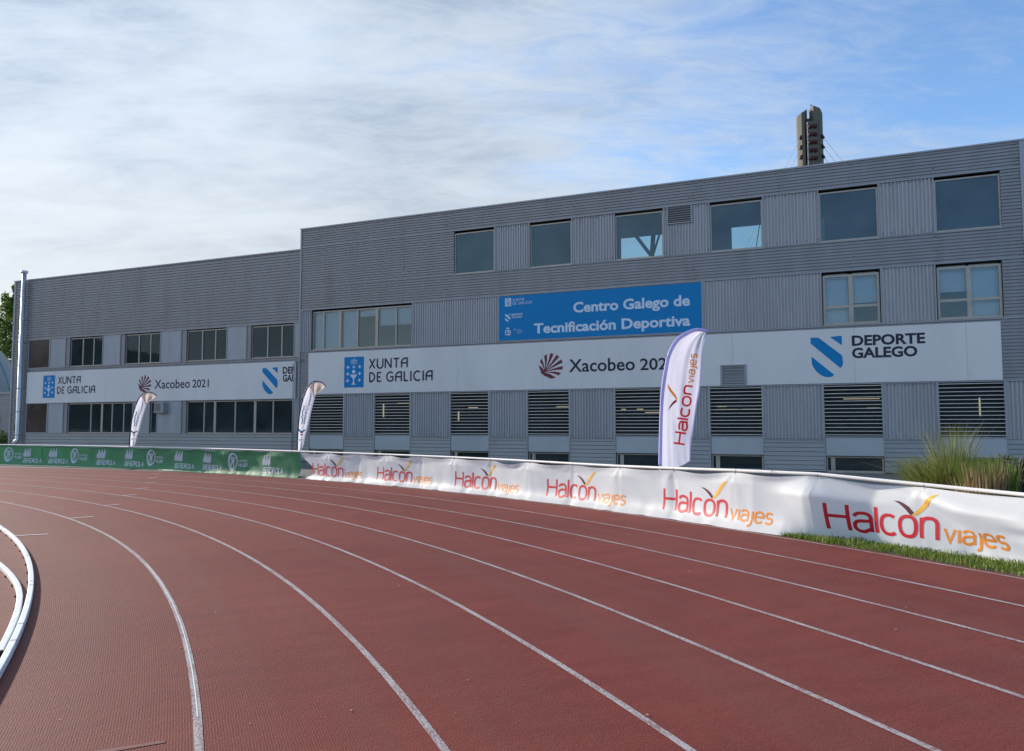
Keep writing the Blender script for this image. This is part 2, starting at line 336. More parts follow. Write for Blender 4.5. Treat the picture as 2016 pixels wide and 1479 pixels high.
# flat 2-D shapes: lists of (verts2d, faces)
_fc = {}
def glyphs(text, bold=0.0, spacing=1.0):
    key = (text, bold, spacing)
    if key in _fc: return _fc[key]
    cu = bpy.data.curves.new('lettering_outline', 'FONT'); cu.body = text; cu.offset = bold; cu.resolution_u = 3; cu.space_character = spacing
    ob = bpy.data.objects.new('lettering_outline', cu); col.objects.link(ob)
    dg = bpy.context.evaluated_depsgraph_get(); me = bpy.data.meshes.new_from_object(ob.evaluated_get(dg))
    vs = [(v.co.x, v.co.y) for v in me.vertices]; fs = [tuple(p.vertices) for p in me.polygons]
    bpy.data.objects.remove(ob); bpy.data.curves.remove(cu); bpy.data.meshes.remove(me)
    _fc[key] = (vs, fs); return vs, fs
CAP = max(v[1] for v in glyphs('H')[0])
XH = max(v[1] for v in glyphs('x')[0])
def text2d(text, x0, x1, z0, h, bold=0.0, unit='cap', spacing=1.0):
    """glyphs fitted between x0 and x1 on baseline z0, with capital (or x-) height h"""
    vs, fs = glyphs(text, bold, spacing); a = min(v[0] for v in vs); b = max(v[0] for v in vs)
    k = h / (CAP if unit == 'cap' else XH)
    return [(x0 + (v[0] - a) / (b - a) * (x1 - x0), z0 + v[1] * k) for v in vs], fs
def poly2d(pts):
    tris = tessellate_polygon([[Vector((p[0], p[1], 0)) for p in pts]])
    fs = []
    for a, b, c in tris:
        ar = (pts[b][0] - pts[a][0]) * (pts[c][1] - pts[a][1]) - (pts[b][1] - pts[a][1]) * (pts[c][0] - pts[a][0])
        fs.append((a, b, c) if ar > 0 else (a, c, b))
    return list(pts), fs
def ribbon2d(pts, w, closed=False):
    n = len(pts); L_, R_ = [], []
    for i in range(n):
        p = Vector(pts[i]); a = Vector(pts[(i - 1) % n]) if (closed or i) else None; b = Vector(pts[(i + 1) % n]) if (closed or i < n - 1) else None
        d0 = (p - a).normalized() if a is not None else (b - p).normalized(); d1 = (b - p).normalized() if b is not None else d0
        d = (d0 + d1); d = d.normalized() if d.length > 1e-6 else d0
        nrm = Vector((-d.y, d.x)); k = max(.5, nrm.dot(Vector((-d0.y, d0.x)))); ww = w(i / (n - 1)) if callable(w) else w
        L_.append(tuple(p + nrm * ww / 2 / k)); R_.append(tuple(p - nrm * ww / 2 / k))
    vs = L_ + R_; m_ = n if closed else n - 1
    return vs, [(n + i, n + (i + 1) % n, (i + 1) % n, i) for i in range(m_)]
def arc(cx, cy, rx, ry, a0, a1, n=14): return [(cx + rx * math.cos(R(lerp(a0, a1, i / n))), cy + ry * math.sin(R(lerp(a0, a1, i / n)))) for i in range(n + 1)]
def ell(cx, cy, rx, ry, n=28): return arc(cx, cy, rx, ry, 0, 360 - 360 / n, n - 1)
def ring2d(cx, cy, r0x, r0y, r1x, r1y, n=40, dx=0, dy=0):
    a = ell(cx, cy, r1x, r1y, n); b = ell(cx + dx, cy + dy, r0x, r0y, n)
    return a + b, [(i, (i + 1) % n, n + (i + 1) % n, n + i) for i in range(n)]
def onto(shapes, name, m, parent, y=-.004, step=.0004):
    """lay flat shapes on a facade sign (x = along, z = up, y = outward)"""
    mb = MB()
    for i, (vs, fs) in enumerate(shapes): mb.add([(a, y - i * step, c) for a, c in vs], fs)
    return mb.build(name, m, parent)

# hand-drawn capitals for the crest lockups (art-deco A)
GL = {'X': (.64, [[(0, 0), (.64, 1)], [(.02, 1), (.62, 0)]]), 'U': (.66, [[(0, 1), (0, .34)] + arc(.33, .34, .33, .34, 180, 360, 10) + [(.66, 1)]]),
      'N': (.68, [[(0, 0), (0, 1)], [(0, 1), (.68, 0)], [(.68, 0), (.68, 1)]]), 'T': (.66, [[(0, .94), (.66, .94)], [(.33, .9), (.33, 0)]]),
      'A': (.64, [[(0, 0), (0, .5)] + arc(.44, .5, .44, .44, 180, 90, 8) + [(.64, .94), (.64, 0)], [(.05, .46), (.6, .46)]]),
      'D': (.64, [[(0, .06), (.2, .06)] + arc(.2, .5, .44, .44, -90, 90, 12) + [(0, .94)], [(.06, .1), (.06, .9)]]),
      'E': (.52, [[(.52, .94), (.06, .94)], [(.06, 1), (.06, 0)], [(.06, .06), (.52, .06)], [(.1, .5), (.42, .5)]]),
      'G': (.78, [arc(.42, .5, .42, .46, 48, 322, 18), [(.4, .47), (.78, .47)], [(.74, .43), (.74, .18)]]), 'L': (.48, [[(.06, 1), (.06, 0)], [(.06, .06), (.48, .06)]]),
      'I': (.12, [[(.06, 1), (.06, 0)]]), 'C': (.72, [arc(.42, .5, .42, .46, 50, 310, 18)])}
def deco(text, x0, x1, z0, h, w=.13, gap=.24):
    tot = 0
    for c in text: tot += (.36 if c == ' ' else GL[c][0] + gap)
    tot -= gap; k = (x1 - x0) / tot; x = 0; out = []
    for c in text:
        if c == ' ': x += .36; continue
        for st in GL[c][1]:
            vs, fs = ribbon2d([(p[0], p[1]) for p in st], w); out.append(([(x0 + (x + a) * k, z0 + b_ * h) for a, b_ in vs], fs))
        x += GL[c][0] + gap
    return out
def sarc(cx, cy, rx, ry, a0, a1, n=14, p=.82):
    o = []
    for i in range(n + 1):
        c_, s_ = math.cos(R(lerp(a0, a1, i / n))), math.sin(R(lerp(a0, a1, i / n))); o.append((cx + rx * math.copysign(abs(c_) ** p, c_), cy + ry * math.copysign(abs(s_) ** p, s_)))
    return o
XHT = .72
def _letters():
    x = XHT; r = .27; bowl = lambda cx: sarc(cx, x / 2, r, x / 2, 0, 360, 24)
    G = {'H': (.66, [[(0, 0), (0, 1)], [(.66, 0), (.66, 1)], [(0, .52), (.66, .52)]]), 'D': (.66, [[(0, 0), (0, 1), (.24, 1)] + sarc(.24, .5, .42, .5, 90, -90, 14) + [(.24, 0), (0, 0)]]),
         'E': (.52, [[(.52, 1), (0, 1), (0, 0), (.52, 0)], [(0, .52), (.46, .52)]]), 'P': (.56, [[(0, 0), (0, 1), (.28, 1)] + sarc(.28, .73, .28, .27, 90, -90, 10) + [(.28, .46), (0, .46)]]),
         'O': (.80, [sarc(.4, .5, .4, .5, 0, 360, 30, .95)]), 'R': (.60, [[(0, 0), (0, 1), (.3, 1)] + sarc(.3, .74, .28, .26, 90, -90, 10) + [(.3, .48), (0, .48)], [(.28, .48), (.6, 0)]]),
         'T': (.62, [[(0, 1), (.62, 1)], [(.31, 1), (.31, 0)]]), 'G': (.76, [sarc(.4, .5, .4, .5, 42, 318, 22, .95) + [(.74, .2), (.74, .48), (.44, .48)]]), 'A': (.72, [[(0, 0), (.36, 1), (.72, 0)], [(.13, .32), (.59, .32)]]),
         'L': (.48, [[(0, 1), (0, 0), (.48, 0)]]), 'C': (.72, [sarc(.4, .5, .4, .5, 42, 318, 22, .95)]), 'I': (.0, [[(0, 0), (0, 1)]]), 'B': (.58, [[(0, 0), (0, 1), (.28, 1)] + sarc(.28, .77, .25, .23, 90, -90, 8) + [(.3, .54)] + sarc(.3, .27, .28, .27, 90, -90, 8) + [(0, 0)], [(0, .54), (.3, .54)]]),
         'U': (.64, [[(0, 1)] + sarc(.32, .33, .32, .33, 180, 360, 12) + [(.64, 1)]]), 'N': (.64, [[(0, 0), (0, 1), (.64, 0), (.64, 1)]]), 'M': (.74, [[(0, 0), (0, 1), (.37, .35), (.74, 1), (.74, 0)]]), 'J': (.46, [[(.46, 1)] + sarc(.23, .25, .23, .25, 0, -170, 10)]),
         'S': (.54, [sarc(.27, .76, .26, .24, 30, 265, 12) + sarc(.27, .25, .27, .25, 85, -150, 12)]), 'V': (.66, [[(0, 1), (.33, 0), (.66, 1)]]), 'X': (.62, [[(0, 0), (.62, 1)], [(0, 1), (.62, 0)]]),
         'a': (.50, [sarc(.25, x - .25, .25, .25, 160, 0, 10) + [(.5, x * .5), (.5, 0)], [(.5, x * .58)] + sarc(.24, .205, .24, .205, 85, 275, 12) + [(.5, .12)]]), 'b': (.54, [[(0, 1), (0, 0)], bowl(.27)]),
         'c': (.48, [sarc(.27, x / 2, .27, x / 2, 48, 312, 18)]), 'd': (.54, [[(.54, 1), (.54, 0)], bowl(.27)]), 'e': (.54, [[(.03, x * .52), (.53, x * .52)] + sarc(.27, x / 2, .27, x / 2, 10, 318, 22)]),
         'f': (.34, [[(.14, 0), (.14, .8)] + sarc(.32, .8, .18, .2, 180, 80, 6), [(0, x), (.33, x)]]), 'g': (.54, [bowl(.27), [(.54, x), (.54, -.08)] + sarc(.27, -.08, .27, .2, 0, -160, 10)]), 'i': (.0, [[(0, 0), (0, x)], [(0, .93), (0, 1.04)]]),
         'j': (.12, [[(.12, x), (.12, -.12), (.08, -.22), (-.06, -.26)], [(.12, .93), (.12, 1.04)]]), 'l': (.0, [[(0, 0), (0, 1)]]), 'n': (.48, [[(0, 0), (0, x)], [(0, x * .6)] + sarc(.24, x - .26, .24, .26, 160, 0, 10) + [(.48, 0)]]),
         'o': (.54, [bowl(.27)]), 'p': (.54, [[(0, x), (0, -.28)], bowl(.27)]), 'r': (.30, [[(0, 0), (0, x)], [(0, x * .62)] + sarc(.26, x - .24, .26, .24, 160, 80, 6)]), 's': (.42, [sarc(.21, x - .19, .2, .19, 30, 265, 10) + sarc(.21, .185, .21, .185, 85, -150, 10)]),
         't': (.32, [[(.13, .93), (.13, .18)] + sarc(.27, .16, .14, .16, 180, 280, 6), [(0, x), (.31, x)]]), 'v': (.48, [[(0, x), (.24, 0), (.48, x)]]), 'z': (.44, [[(0, x), (.44, x), (0, 0), (.44, 0)]]), 'm': (.82, [[(0, 0), (0, x)], [(0, x * .6)] + sarc(.205, x - .24, .205, .24, 160, 0, 8) + [(.41, 0)], [(.41, x * .6)] + sarc(.615, x - .24, .205, .24, 160, 0, 8) + [(.82, 0)]]),
         '!': (.0, [[(0, .3), (0, 1)], [(0, 0), (0, .1)]])}
    G['ó'] = (.54, G['o'][1] + [[(.22, .86), (.36, 1.06)]]); G['é'] = (.54, G['e'][1] + [[(.22, .86), (.36, 1.06)]])
    j_ = dict(G); j_['ı'] = (.0, [[(0, 0), (0, x)]]); j_['ȷ'] = (.12, [[(.12, x), (.12, -.12), (.08, -.22), (-.06, -.26)]]); return j_
SANS = _letters()
def sans(text, x0, x1, z0, cap, w=.15, gap=.20):
    """monoline rounded lettering fitted between x0 and x1; cap = capital height, w = stroke in metres / cap"""
    tot = sum((.34 if c == ' ' else SANS[c][0] + gap) for c in text) - gap
    hw = w * cap / 2; k = (x1 - x0 - 2 * hw) / tot; x = x0 + hw; out = []
    for c in text:
        if c == ' ': x += .34 * k; continue
        for st in SANS[c][1]: 
            cl = abs(st[0][0] - st[-1][0]) < 1e-4 and abs(st[0][1] - st[-1][1]) < 1e-4 and len(st) > 4
            pts = [(x + a * k, z0 + hw + b_ * (cap - 2 * hw)) for a, b_ in (st[:-1] if cl else st)]
            out.append(ribbon2d(pts, w * cap, cl))
        x += (SANS[c][0] + gap) * k
    return out
def crest(x0, x1, z0, z1):
    """chalice, crown and seven crosses, normalised to the box"""
    w, h = x1 - x0, z1 - z0
    P = lambda a, b_: (x0 + a * w, z0 + b_ * h)
    S = []
    for a, b_ in [(.2, .667), (.5, .667), (.79, .675), (.19, .445), (.79, .452), (.185, .224), (.785, .236)]:
        for hw, hh in ((.075, .017), (.025, .055)): S.append(poly2d([P(a - hw, b_ - hh), P(a + hw, b_ - hh), P(a + hw, b_ + hh), P(a - hw, b_ + hh)]))
    S.append(poly2d([P(*p) for p in ell(.49, .515, .088, .06)]))
    S.append(poly2d([P(*p) for p in [(.32, .424), (.66, .424), (.63, .36), (.56, .315), (.525, .28), (.52, .20), (.55, .13), (.60, .095), (.375, .09), (.43, .14), (.46, .2), (.455, .28), (.42, .315), (.35, .36)]]))
    for q in ([(.38, .775), (.62, .775)], [(.38, .775), (.33, .86), (.37, .90), (.42, .88), (.44, .80)], [(.62, .775), (.67, .86), (.63, .90), (.58, .88), (.56, .80)], [(.44, .80), (.45, .89), (.5, .92), (.55, .89), (.56, .80)], [(.5, .78), (.5, .95)]):
        S.append(ribbon2d([P(*p) for p in q], .02 * w))
    return S
def shell(cx, cz, r, sx=1.0):
    S = []; hub = (-.72, -.66)
    angs = [184, 150, 117, 85, 53, 22, -10, -42, -78]
    for k_, a in enumerate(angs):
        d = 6.6; A = []; ctrl = lambda e: (hub[0] * .30 + .42 * math.cos(R(e)) * .7, hub[1] * .30 + .42 * math.sin(R(e)) * .7)
        def q(e, off):
            p1 = (math.cos(R(e)), math.sin(R(e))); c = ctrl(e); h = (hub[0] + off[0], hub[1] + off[1]); pts = []
            for i in range(9):
                t_ = i / 8; pts.append(((1 - t_) ** 2 * h[0] + 2 * t_ * (1 - t_) * c[0] + t_ ** 2 * p1[0], (1 - t_) ** 2 * h[1] + 2 * t_ * (1 - t_) * c[1] + t_ ** 2 * p1[1]))
            return pts
        o = (k_ - 4) * .052
        A = q(a + d * 1.25, (-o - .012, o * .9 - .012)); B = q(a - d * 1.25, (-o + .018, o * .9 + .018))
        if k_ == 0: A = arc(0, 0, 1, 1, 196, 176, 4)[::-1] and [(hub[0] - .1, hub[1] + .2)] * 5 + [(-.985, -.12), (-1, 0), (-.995, .1), (-.98, .2)]
        if k_ == 8: B = [(hub[0] + .25, hub[1] - .12)] * 5 + [(-.05, -.995), (.15, -.985), (.3, -.95), (.42, -.9)]
        n = len(A); vs = [(cx + x * r * sx, cz + y * r) for x, y in A + B]
        S.append((vs, [(i, i + 1, n + i + 1, n + i)[::-1] for i in range(n - 1)]))
    return S
def sport_emblem(x0, x1, z0, z1):
    P = lambda L_: [(x0 + a * (x1 - x0), z0 + b_ * (z1 - z0)) for a, b_ in L_]
    return [poly2d(P([(0, 1), (.2, 1), (.27, .985), (.95, .55), (.99, .5), (1, .32), (.97, .26), (.91, .22), (0, .854)])), poly2d(P([(.61, 1), (.97, 1.02), (.985, 1.0), (.985, .78)])),
            poly2d(P([(.016, .53), (.71, .06), (.68, .025), (.61, .005), (.48, 0), (.37, .025), (.27, .075), (.17, .14), (.09, .225), (.03, .32), (.016, .40)]))]

# ------------------------------------------------------------------ ground, track
C = Vector((-33.357, -9.393, 0)); R0 = 33.256
def pt(dr, th, z=0.0): return (C.x + (R0 + dr) * math.cos(R(th)), C.y + (R0 + dr) * math.sin(R(th)), z)
def sector(r0, r1, t0, t1, z, step=.5, nr=1):
    mb = MB(); mb.uv = []; n = max(1, int(abs(t1 - t0) / step))
    for i in range(n + 1):
        th = lerp(t0, t1, i / n)
        for j in range(nr + 1):
            dr = lerp(r0, r1, j / nr); p = pt(dr, th, z); mb.v.append((p[0] - C.x, p[1] - C.y, p[2])); mb.uv.append((R(th) * (R0 + 5), dr))
    for i in range(n):
        for j in range(nr):
            a = i * (nr + 1) + j; mb.f.append((a, a + 1, a + nr + 2, a + nr + 1))
    return mb
mb = MB(); g = 2500; mb.quad((-g, -g, -.03), (g, -g, -.03), (g, g, -.03), (-g, g, -.03))
struct(mb.build('ground', M['ground']))
mb = MB(); nh = 120
for i in range(nh + 1):
    a = R(lerp(-58, -302, i / nh)); hh = 64 + 40 * noise.noise(Vector((i * .09, 2, 0))) + 16 * noise.noise(Vector((i * .5, 7, 0))); hh *= sstep(0, 6, i) * sstep(nh, nh - 6, i)
    for r_, z in ((420, -2), (520, hh * .75), (640, hh), (900, -2)): mb.v.append((-math.sin(-a) * r_, math.cos(a) * r_, z))
mb.f = [(i * 4 + k, i * 4 + k + 1, i * 4 + k + 5, i * 4 + k + 4) for i in range(nh) for k in range(3)]
struct(mb.build('unseen_hills', M['hill'], None, True))  # out of view, added for what the panes mirror
tr = sector(-6, 9.95, -60, 130, 0, .25, 4).build('running_track', M['track']); tr.location = C; struct(tr)
for k in range(1, 9):
    o = sector(1.22 * k - .05 + (.1 if k == 8 else 0), 1.22 * k + (.1 if k == 8 else 0), -60, 130, .004, .25).build('lane_line', M['line'], tr)
o = sector(1.192, 1.200, 24, 33.5, .0065, .25).build('fresh_paint_strip', M['mark'], tr)
for (a, b_, th, th2) in [(0, .49, 40.13, 39.9), (1.17, 1.60, 43.46, 43.45), (2.41, 2.72, 46.74, 46.79), (3.60, 3.98, 50.1, 50.2), (4.80, 5.15, 52.9, 52.95), (6.05, 6.4, 55.72, 55.68), (7.30, 7.85, 58.4, 58.8), (8.85, 9.21, 61.2, 61.2)]:
    mb = MB(); mb.uv = []
    for dr, t_ in ((a, th), (b_, th2)):
        w = .025 / (R0 + dr) * 57.3
        for s_ in (-1, 1):
            p = pt(dr, t_ + s_ * w, .008); mb.v.append((p[0] - C.x, p[1] - C.y, p[2])); mb.uv.append((p[0], p[1]))
    mb.f.append((0, 2, 3, 1)); mb.build('stagger_mark', M['mark'], tr)
for (x0, y0, x1, y1, w) in [(-2.42, 4.05, -1.92, 4.28, .03)]:
    mb = MB(); d = Vector((x1 - x0, y1 - y0)).normalized(); q = Vector((-d.y, d.x)) * w; mb.uv = []
    for a, b_ in ((x0 - q.x, y0 - q.y), (x1 - q.x * .6, y1 - q.y * .6), (x1 + q.x * .6, y1 + q.y * .6), (x0 + q.x, y0 + q.y)):
        mb.v.append((a - C.x, b_ - C.y, .003)); mb.uv.append((a, b_))
    mb.f.append((0, 1, 2, 3)); mb.build('faded_mark', M['gmark'], tr)
# verge between track and fence, with its blades
vg = sector(9.95, 12.5, -60, 29.7, -.004, .5, 3).build('verge', M['soil']); vg.location = C; struct(vg)
mb = MB(); rnd = random.Random(3)
for i in range(15000):
    th = 14 + 15.6 * rnd.random() ** .85; edge = 9.965 + .07 * (noise.noise(Vector((th * 3, 0, 0))) + .3) * min(1, (29.7 - th)); wd = .95 * min(1, (29.9 - th) / 2.2 + .15)
    dr = edge + wd * rnd.random(); p = Vector(pt(dr, th, -.005)); cl = .5 + .5 * noise.noise(Vector((p.x * 4, p.y * 4, 0)))
    h = (.025 + .06 * rnd.random() * (.5 + cl)) * (1.4 if rnd.random() < .08 else 1); a = rnd.random() * 6.283; w = .0035 + .003 * rnd.random()
    b1 = Vector((math.cos(a), math.sin(a), 0)); ln = Vector((math.cos(a + 1.5 + rnd.random()), math.sin(a + 1.5 + rnd.random()), 0)) * h * (.3 + .7 * rnd.random())
    mid_ = p + ln * .35 + Vector((0, 0, h * .65)); tip = p + ln + Vector((0, 0, h))
    mb.add([p - b1 * w, p + b1 * w, mid_ + b1 * w * .8, mid_ - b1 * w * .8, tip], [(0, 1, 2, 3), (3, 2, 4)])
o = mb.build('grass', M['grass_verge']); o['kind'] = 'stuff'; o['label'] = 'strip of short green grass along the track edge under the white banner'; o['category'] = 'grass'
# bits blown over the track
mb = MB(); rnd = random.Random(11)
for i in range(150):
    y = 4 + 22 * rnd.random() ** 1.4; x = (rnd.random() - .5) * 1.25 * y; p = Vector((x, y, .006))
    rr = math.hypot(x - C.x, y - C.y) - R0
    if not -.8 < rr < 9.6: continue
    s_ = .004 + .011 * rnd.random() ** 2; a = rnd.random() * 6.28; e = Vector((math.cos(a), math.sin(a), 0)); f_ = Vector((-e.y, e.x, 0))
    mb.add([p - e * s_, p + f_ * s_ * .5 + Vector((0, 0, .004)), p + e * s_ + Vector((0, 0, .003)), p - f_ * s_ * .5], [(0, 3, 2, 1)])
o = mb.build('litter', M['plume']); o['kind'] = 'stuff'; o['label'] = 'pale leaf scraps and seed bits scattered over the red track'; o['category'] = 'litter'

# kerb rails along the inner edge
def rail(name, label, line, joints, feet, t_end=None):
    o0 = Vector((*pt(line[len(line) // 2][1], line[len(line) // 2][0])[:2], 0))
    rt = root(name, label, 'kerb rail', o0)
    mb = MB(); prof = [(-.025, .012), (-.025, .058), (-.019, .065), (.019, .065), (.025, .058), (.025, .012)]
    n = len(prof); vs = []
    for th, dr in line:
        for a, z in prof: vs.append(pt(dr + a, th, z))
    fs = [(i * n + k, i * n + (k + 1) % n, (i + 1) * n + (k + 1) % n, (i + 1) * n + k) for i in range(len(line) - 1) for k in range(n - 1)]
    mb.add(vs, fs); mb.build('kerb_profile', M['kerb'], rt, org=o0)
    T = line
    for th in joints:
        mb = MB(); w = .011 / R0 * 57.3; dr = tab(sorted(T), th)
        pr = [(-.0265, .02), (-.0265, .0595), (-.0195, .0665), (.0195, .0665), (.0265, .0595), (.0265, .02)]
        vs = [pt(dr + a, th + s_ * w, z) for s_ in (-1, 1) for a, z in pr]
        mb.add(vs, [(k, k + 1, 7 + k, 6 + k) for k in range(5)]); mb.build('joint_strip', M['kgrey'], rt, org=o0)
    for th in feet:
        mb = MB(); dr = tab(sorted(T), th); c = Vector(pt(dr - .034, th)); 
        mb.tube([(c.x, c.y, 0), (c.x, c.y, .022)], .009, 6); c2 = Vector(pt(dr, th)); mb.tube([(c2.x, c2.y, 0), (c2.x, c2.y, .03)], .02, 6); mb.build('foot', M['rust'], rt, org=o0)
    return rt
ln = [(-20 + .4 * i, -.025) for i in range(250)]
rail('track_kerb', 'long white raised kerb rail curving along the inside edge of lane one', ln, (27.65, 28.63, 31.75, 32.14, 35.5, 41.4, 24.5), [26 + 1.1 * i for i in range(18)])
T2 = [(27.2, -.084), (28.2, -.084), (29.5, -.088), (30.9, -.105), (32.1, -.150), (33.48, -.236), (34.78, -.33), (36, -.45), (38, -.70), (41, -1.15), (45, -1.8)]
ln2 = [(27.2 + .2 * i, tab(T2, 27.2 + .2 * i)) for i in range(90)]
for i in range(4): ln2 = [ln2[0]] + [(ln2[j][0], (ln2[j - 1][1] + 2 * ln2[j][1] + ln2[j + 1][1]) / 4) for j in range(1, len(ln2) - 1)] + [ln2[-1]]
k2 = rail('loose_kerb', 'shorter white kerb rail branching inward from the long kerb, with an open dark end', ln2, (), [28 + 1.1 * i for i in range(11)])
o2 = k2.location; mb = MB(); vs = [pt(-.084 + a, 27.18, z) for a, z in [(-.021, .014), (.021, .014), (.021, .06), (-.021, .06)]]; mb.add(vs, [(0, 1, 2, 3)]); mb.build('open_end', M['black'], k2, org=o2)
dc = root('drain_cover', 'weathered concrete drain cover with a dark edge inside the kerb', 'drain cover', pt(-.6, 29.4))
mb = MB()
for (a, b_, z0, z1, m_) in ((-.95, -.352, .0, .02, 'conc'),):
    vs = [pt(r_, th, z) for z in (z0, z1) for r_, th in ((a, 28.75), (b_ - .012, 28.75), (b_, 29.6), (b_ - .012, 30.3), (a, 30.3))]
    mb.add(vs, [(0, 4, 3, 2, 1), (5, 6, 7, 8, 9)] + [(i, (i + 1) % 5, 5 + (i + 1) % 5, 5 + i) for i in range(5)]); mb.build('slab', M['conc'], dc, org=dc.location)
mb = MB(); vs = [pt(r_, th, .006) for r_, th in ((-.98, 28.6), (-.345, 28.6), (-.330, 29.6), (-.345, 30.45), (-.98, 30.45))]; mb.add(vs, [(0, 1, 2, 3, 4)]); mb.build('gap', M['black'], dc, org=dc.location)

# ------------------------------------------------------------------ buildings
OF = Vector((-10.6544, 37.4892, 0)); AZ = R(-22.664)
dU = Vector((math.cos(AZ), math.sin(AZ), 0)); dN = Vector((-math.sin(AZ), math.cos(AZ), 0))      # along the wall, into the building
def cladH(mb, u0, u1, z0, z1, pitch=.12, dep=.036, y=0):
    prof = []; z = z0
    while z < z1 - 1e-6:
        for f_, d in ((0, 0), (.62, 0), (.68, dep), (.92, dep)):
            q = z + f_ * pitch
            if q < z1: prof.append((q, y + d))
        z += pitch
    prof.append((z1, y)); n = len(prof)
    mb.add([(u, d, q) for q, d in prof for u in (u0, u1)], [(2 * i, 2 * i + 1, 2 * i + 3, 2 * i + 2) for i in range(n - 1)])
def cladV(mb, u0, u1, z0, z1, pitch=.12, dep=.045, y=.012):
    prof = []; n_ = max(2, round((u1 - u0) / pitch)); p = (u1 - u0) / n_
    for i in range(n_):
        for f_, d in ((0, .35), (.10, 0), (.45, 0), (.56, 1), (.88, 1)): prof.append((u0 + (i + f_) * p, y + d * dep))
    prof.append((u1, y + .35 * dep)); n = len(prof)
    mb.add([(u, d, z) for u, d in prof for z in (z0, z1)], [(2 * i, 2 * i + 2, 2 * i + 3, 2 * i + 1) for i in range(n - 1)])
def lap(mb, u0, u1, z0, z1, pitch=.165, y=0):
    z = z1
    while z > z0 + 1e-6:
        b_ = max(z0, z - pitch); mb.quad((u0, y - .0, b_ + .018), (u1, y - .0, b_ + .018), (u1, y + .012, z), (u0, y + .012, z)); mb.quad((u0, y + .03, b_), (u1, y + .03, b_), (u1, y, b_ + .018), (u0, y, b_ + .018)); z = b_
def screws(mb, pts, r=.014):
    for u, z in pts: mb.add([(u - r, -.006, z - r), (u + r, -.006, z - r), (u + r, -.006, z + r), (u - r, -.006, z + r)], [(0, 1, 2, 3)])
def room(mb, u0, u1, y0, y1, z0, z1):
    mb.quad((u0, y1, z0), (u1, y1, z0), (u1, y1, z1), (u0, y1, z1)); mb.quad((u0, y0, z0), (u0, y1, z0), (u0, y1, z1), (u0, y0, z1))
    mb.quad((u1, y1, z0), (u1, y0, z0), (u1, y0, z1), (u1, y1, z1)); mb.quad((u0, y0, z0), (u1, y0, z0), (u1, y1, z0), (u0, y1, z0)); mb.quad((u0, y0, z1), (u0, y1, z1), (u1, y1, z1), (u1, y0, z1))
def window(par, u0, u1, z0, z1, mull=(), dbl=(), hbars=(), y=.10, fw=.055, gm='glass', fm='alu', head=.0, reveal='reveal'):
    """frame (the part) with its panes (sub-parts), set back in a lined reveal"""
    mb = MB()
    ys = .035
    if reveal:
        rv = MB(); rv.quad((u0, 0, z0), (u0, y + .06, z0), (u0, y + .06, z1), (u0, 0, z1)); rv.quad((u1, y + .06, z0), (u1, 0, z0), (u1, 0, z1), (u1, y + .06, z1)); rv.quad((u0, 0, z1), (u0, y + .06, z1), (u1, y + .06, z1), (u1, 0, z1))
    zt = z1 - head; a, b_ = u0 + .004, u1 - .004
    mb.box(a, b_, y - ys, y + ys, z0, z0 + fw); mb.box(a, b_, y - ys, y + ys, zt - fw, zt); mb.box(a, a + fw, y - ys, y + ys, z0 + fw, zt - fw); mb.box(b_ - fw, b_, y - ys, y + ys, z0 + fw, zt - fw)
    mb.box(u0 - .02, u1 + .02, -.03, y - ys - .002, z0 - .025, z0 - .001)
    edges = [a + fw]
    for m_ in sorted(list(mull) + list(dbl)):
        w = .075 if m_ in dbl else .035; u = lerp(u0, u1, m_); mb.box(u - w, u + w, y - ys + .003, y + ys - .003, z0 + fw, zt - fw); edges += [u - w, u + w]
    edges.append(b_ - fw)
    for h_ in hbars:
        for i in range(0, len(edges), 2): mb.box(edges[i], edges[i + 1], y - ys + .012, y + ys - .012, lerp(z0, z1, h_) - .05, lerp(z0, z1, h_) + .05)
    o = mb.build('window', M[fm], par)
    if reveal: rv.build('reveal', M[reveal], o)
    for i in range(0, len(edges), 2):
        yy = y + (.012 if (i // 2) % 2 else -.004)
        p = MB(); p.quad((edges[i], yy, z0 + fw), (edges[i + 1], yy, z0 + fw), (edges[i + 1], yy, zt - fw), (edges[i], yy, zt - fw)); p.build('pane', M[gm], o)
    return o
def louvre(par, u0, u1, z0, z1, n=14, name='louvre_grille', dep=.05, th=.022, rise=.0):
    fr = MB()
    fr.box(u0, u0 + .045, -.012, .09, z0, z1); fr.box(u1 - .045, u1, -.012, .09, z0, z1); fr.box(u0 + .045, u1 - .045, -.008, .09, z0, z0 + .035)
    o = fr.build(name, M['trim'], par); sl = MB()
    for i in range(n):
        z = lerp(z0 + .09, z1 - .06, i / (n - 1)); 
        sl.add([(u, y_, z + q) for u in (u0 + .046, u1 - .046) for y_, q in ((.004, -th / 2), (.004, th / 2), (dep, th / 2 + rise), (dep, -th / 2 + rise))], [(0, 4, 5, 1), (1, 5, 6, 2), (3, 2, 6, 7), (0, 3, 7, 4)])
    sl.build('slats', M['trim' if name == 'vent_grille' else 'slat'], o); return o

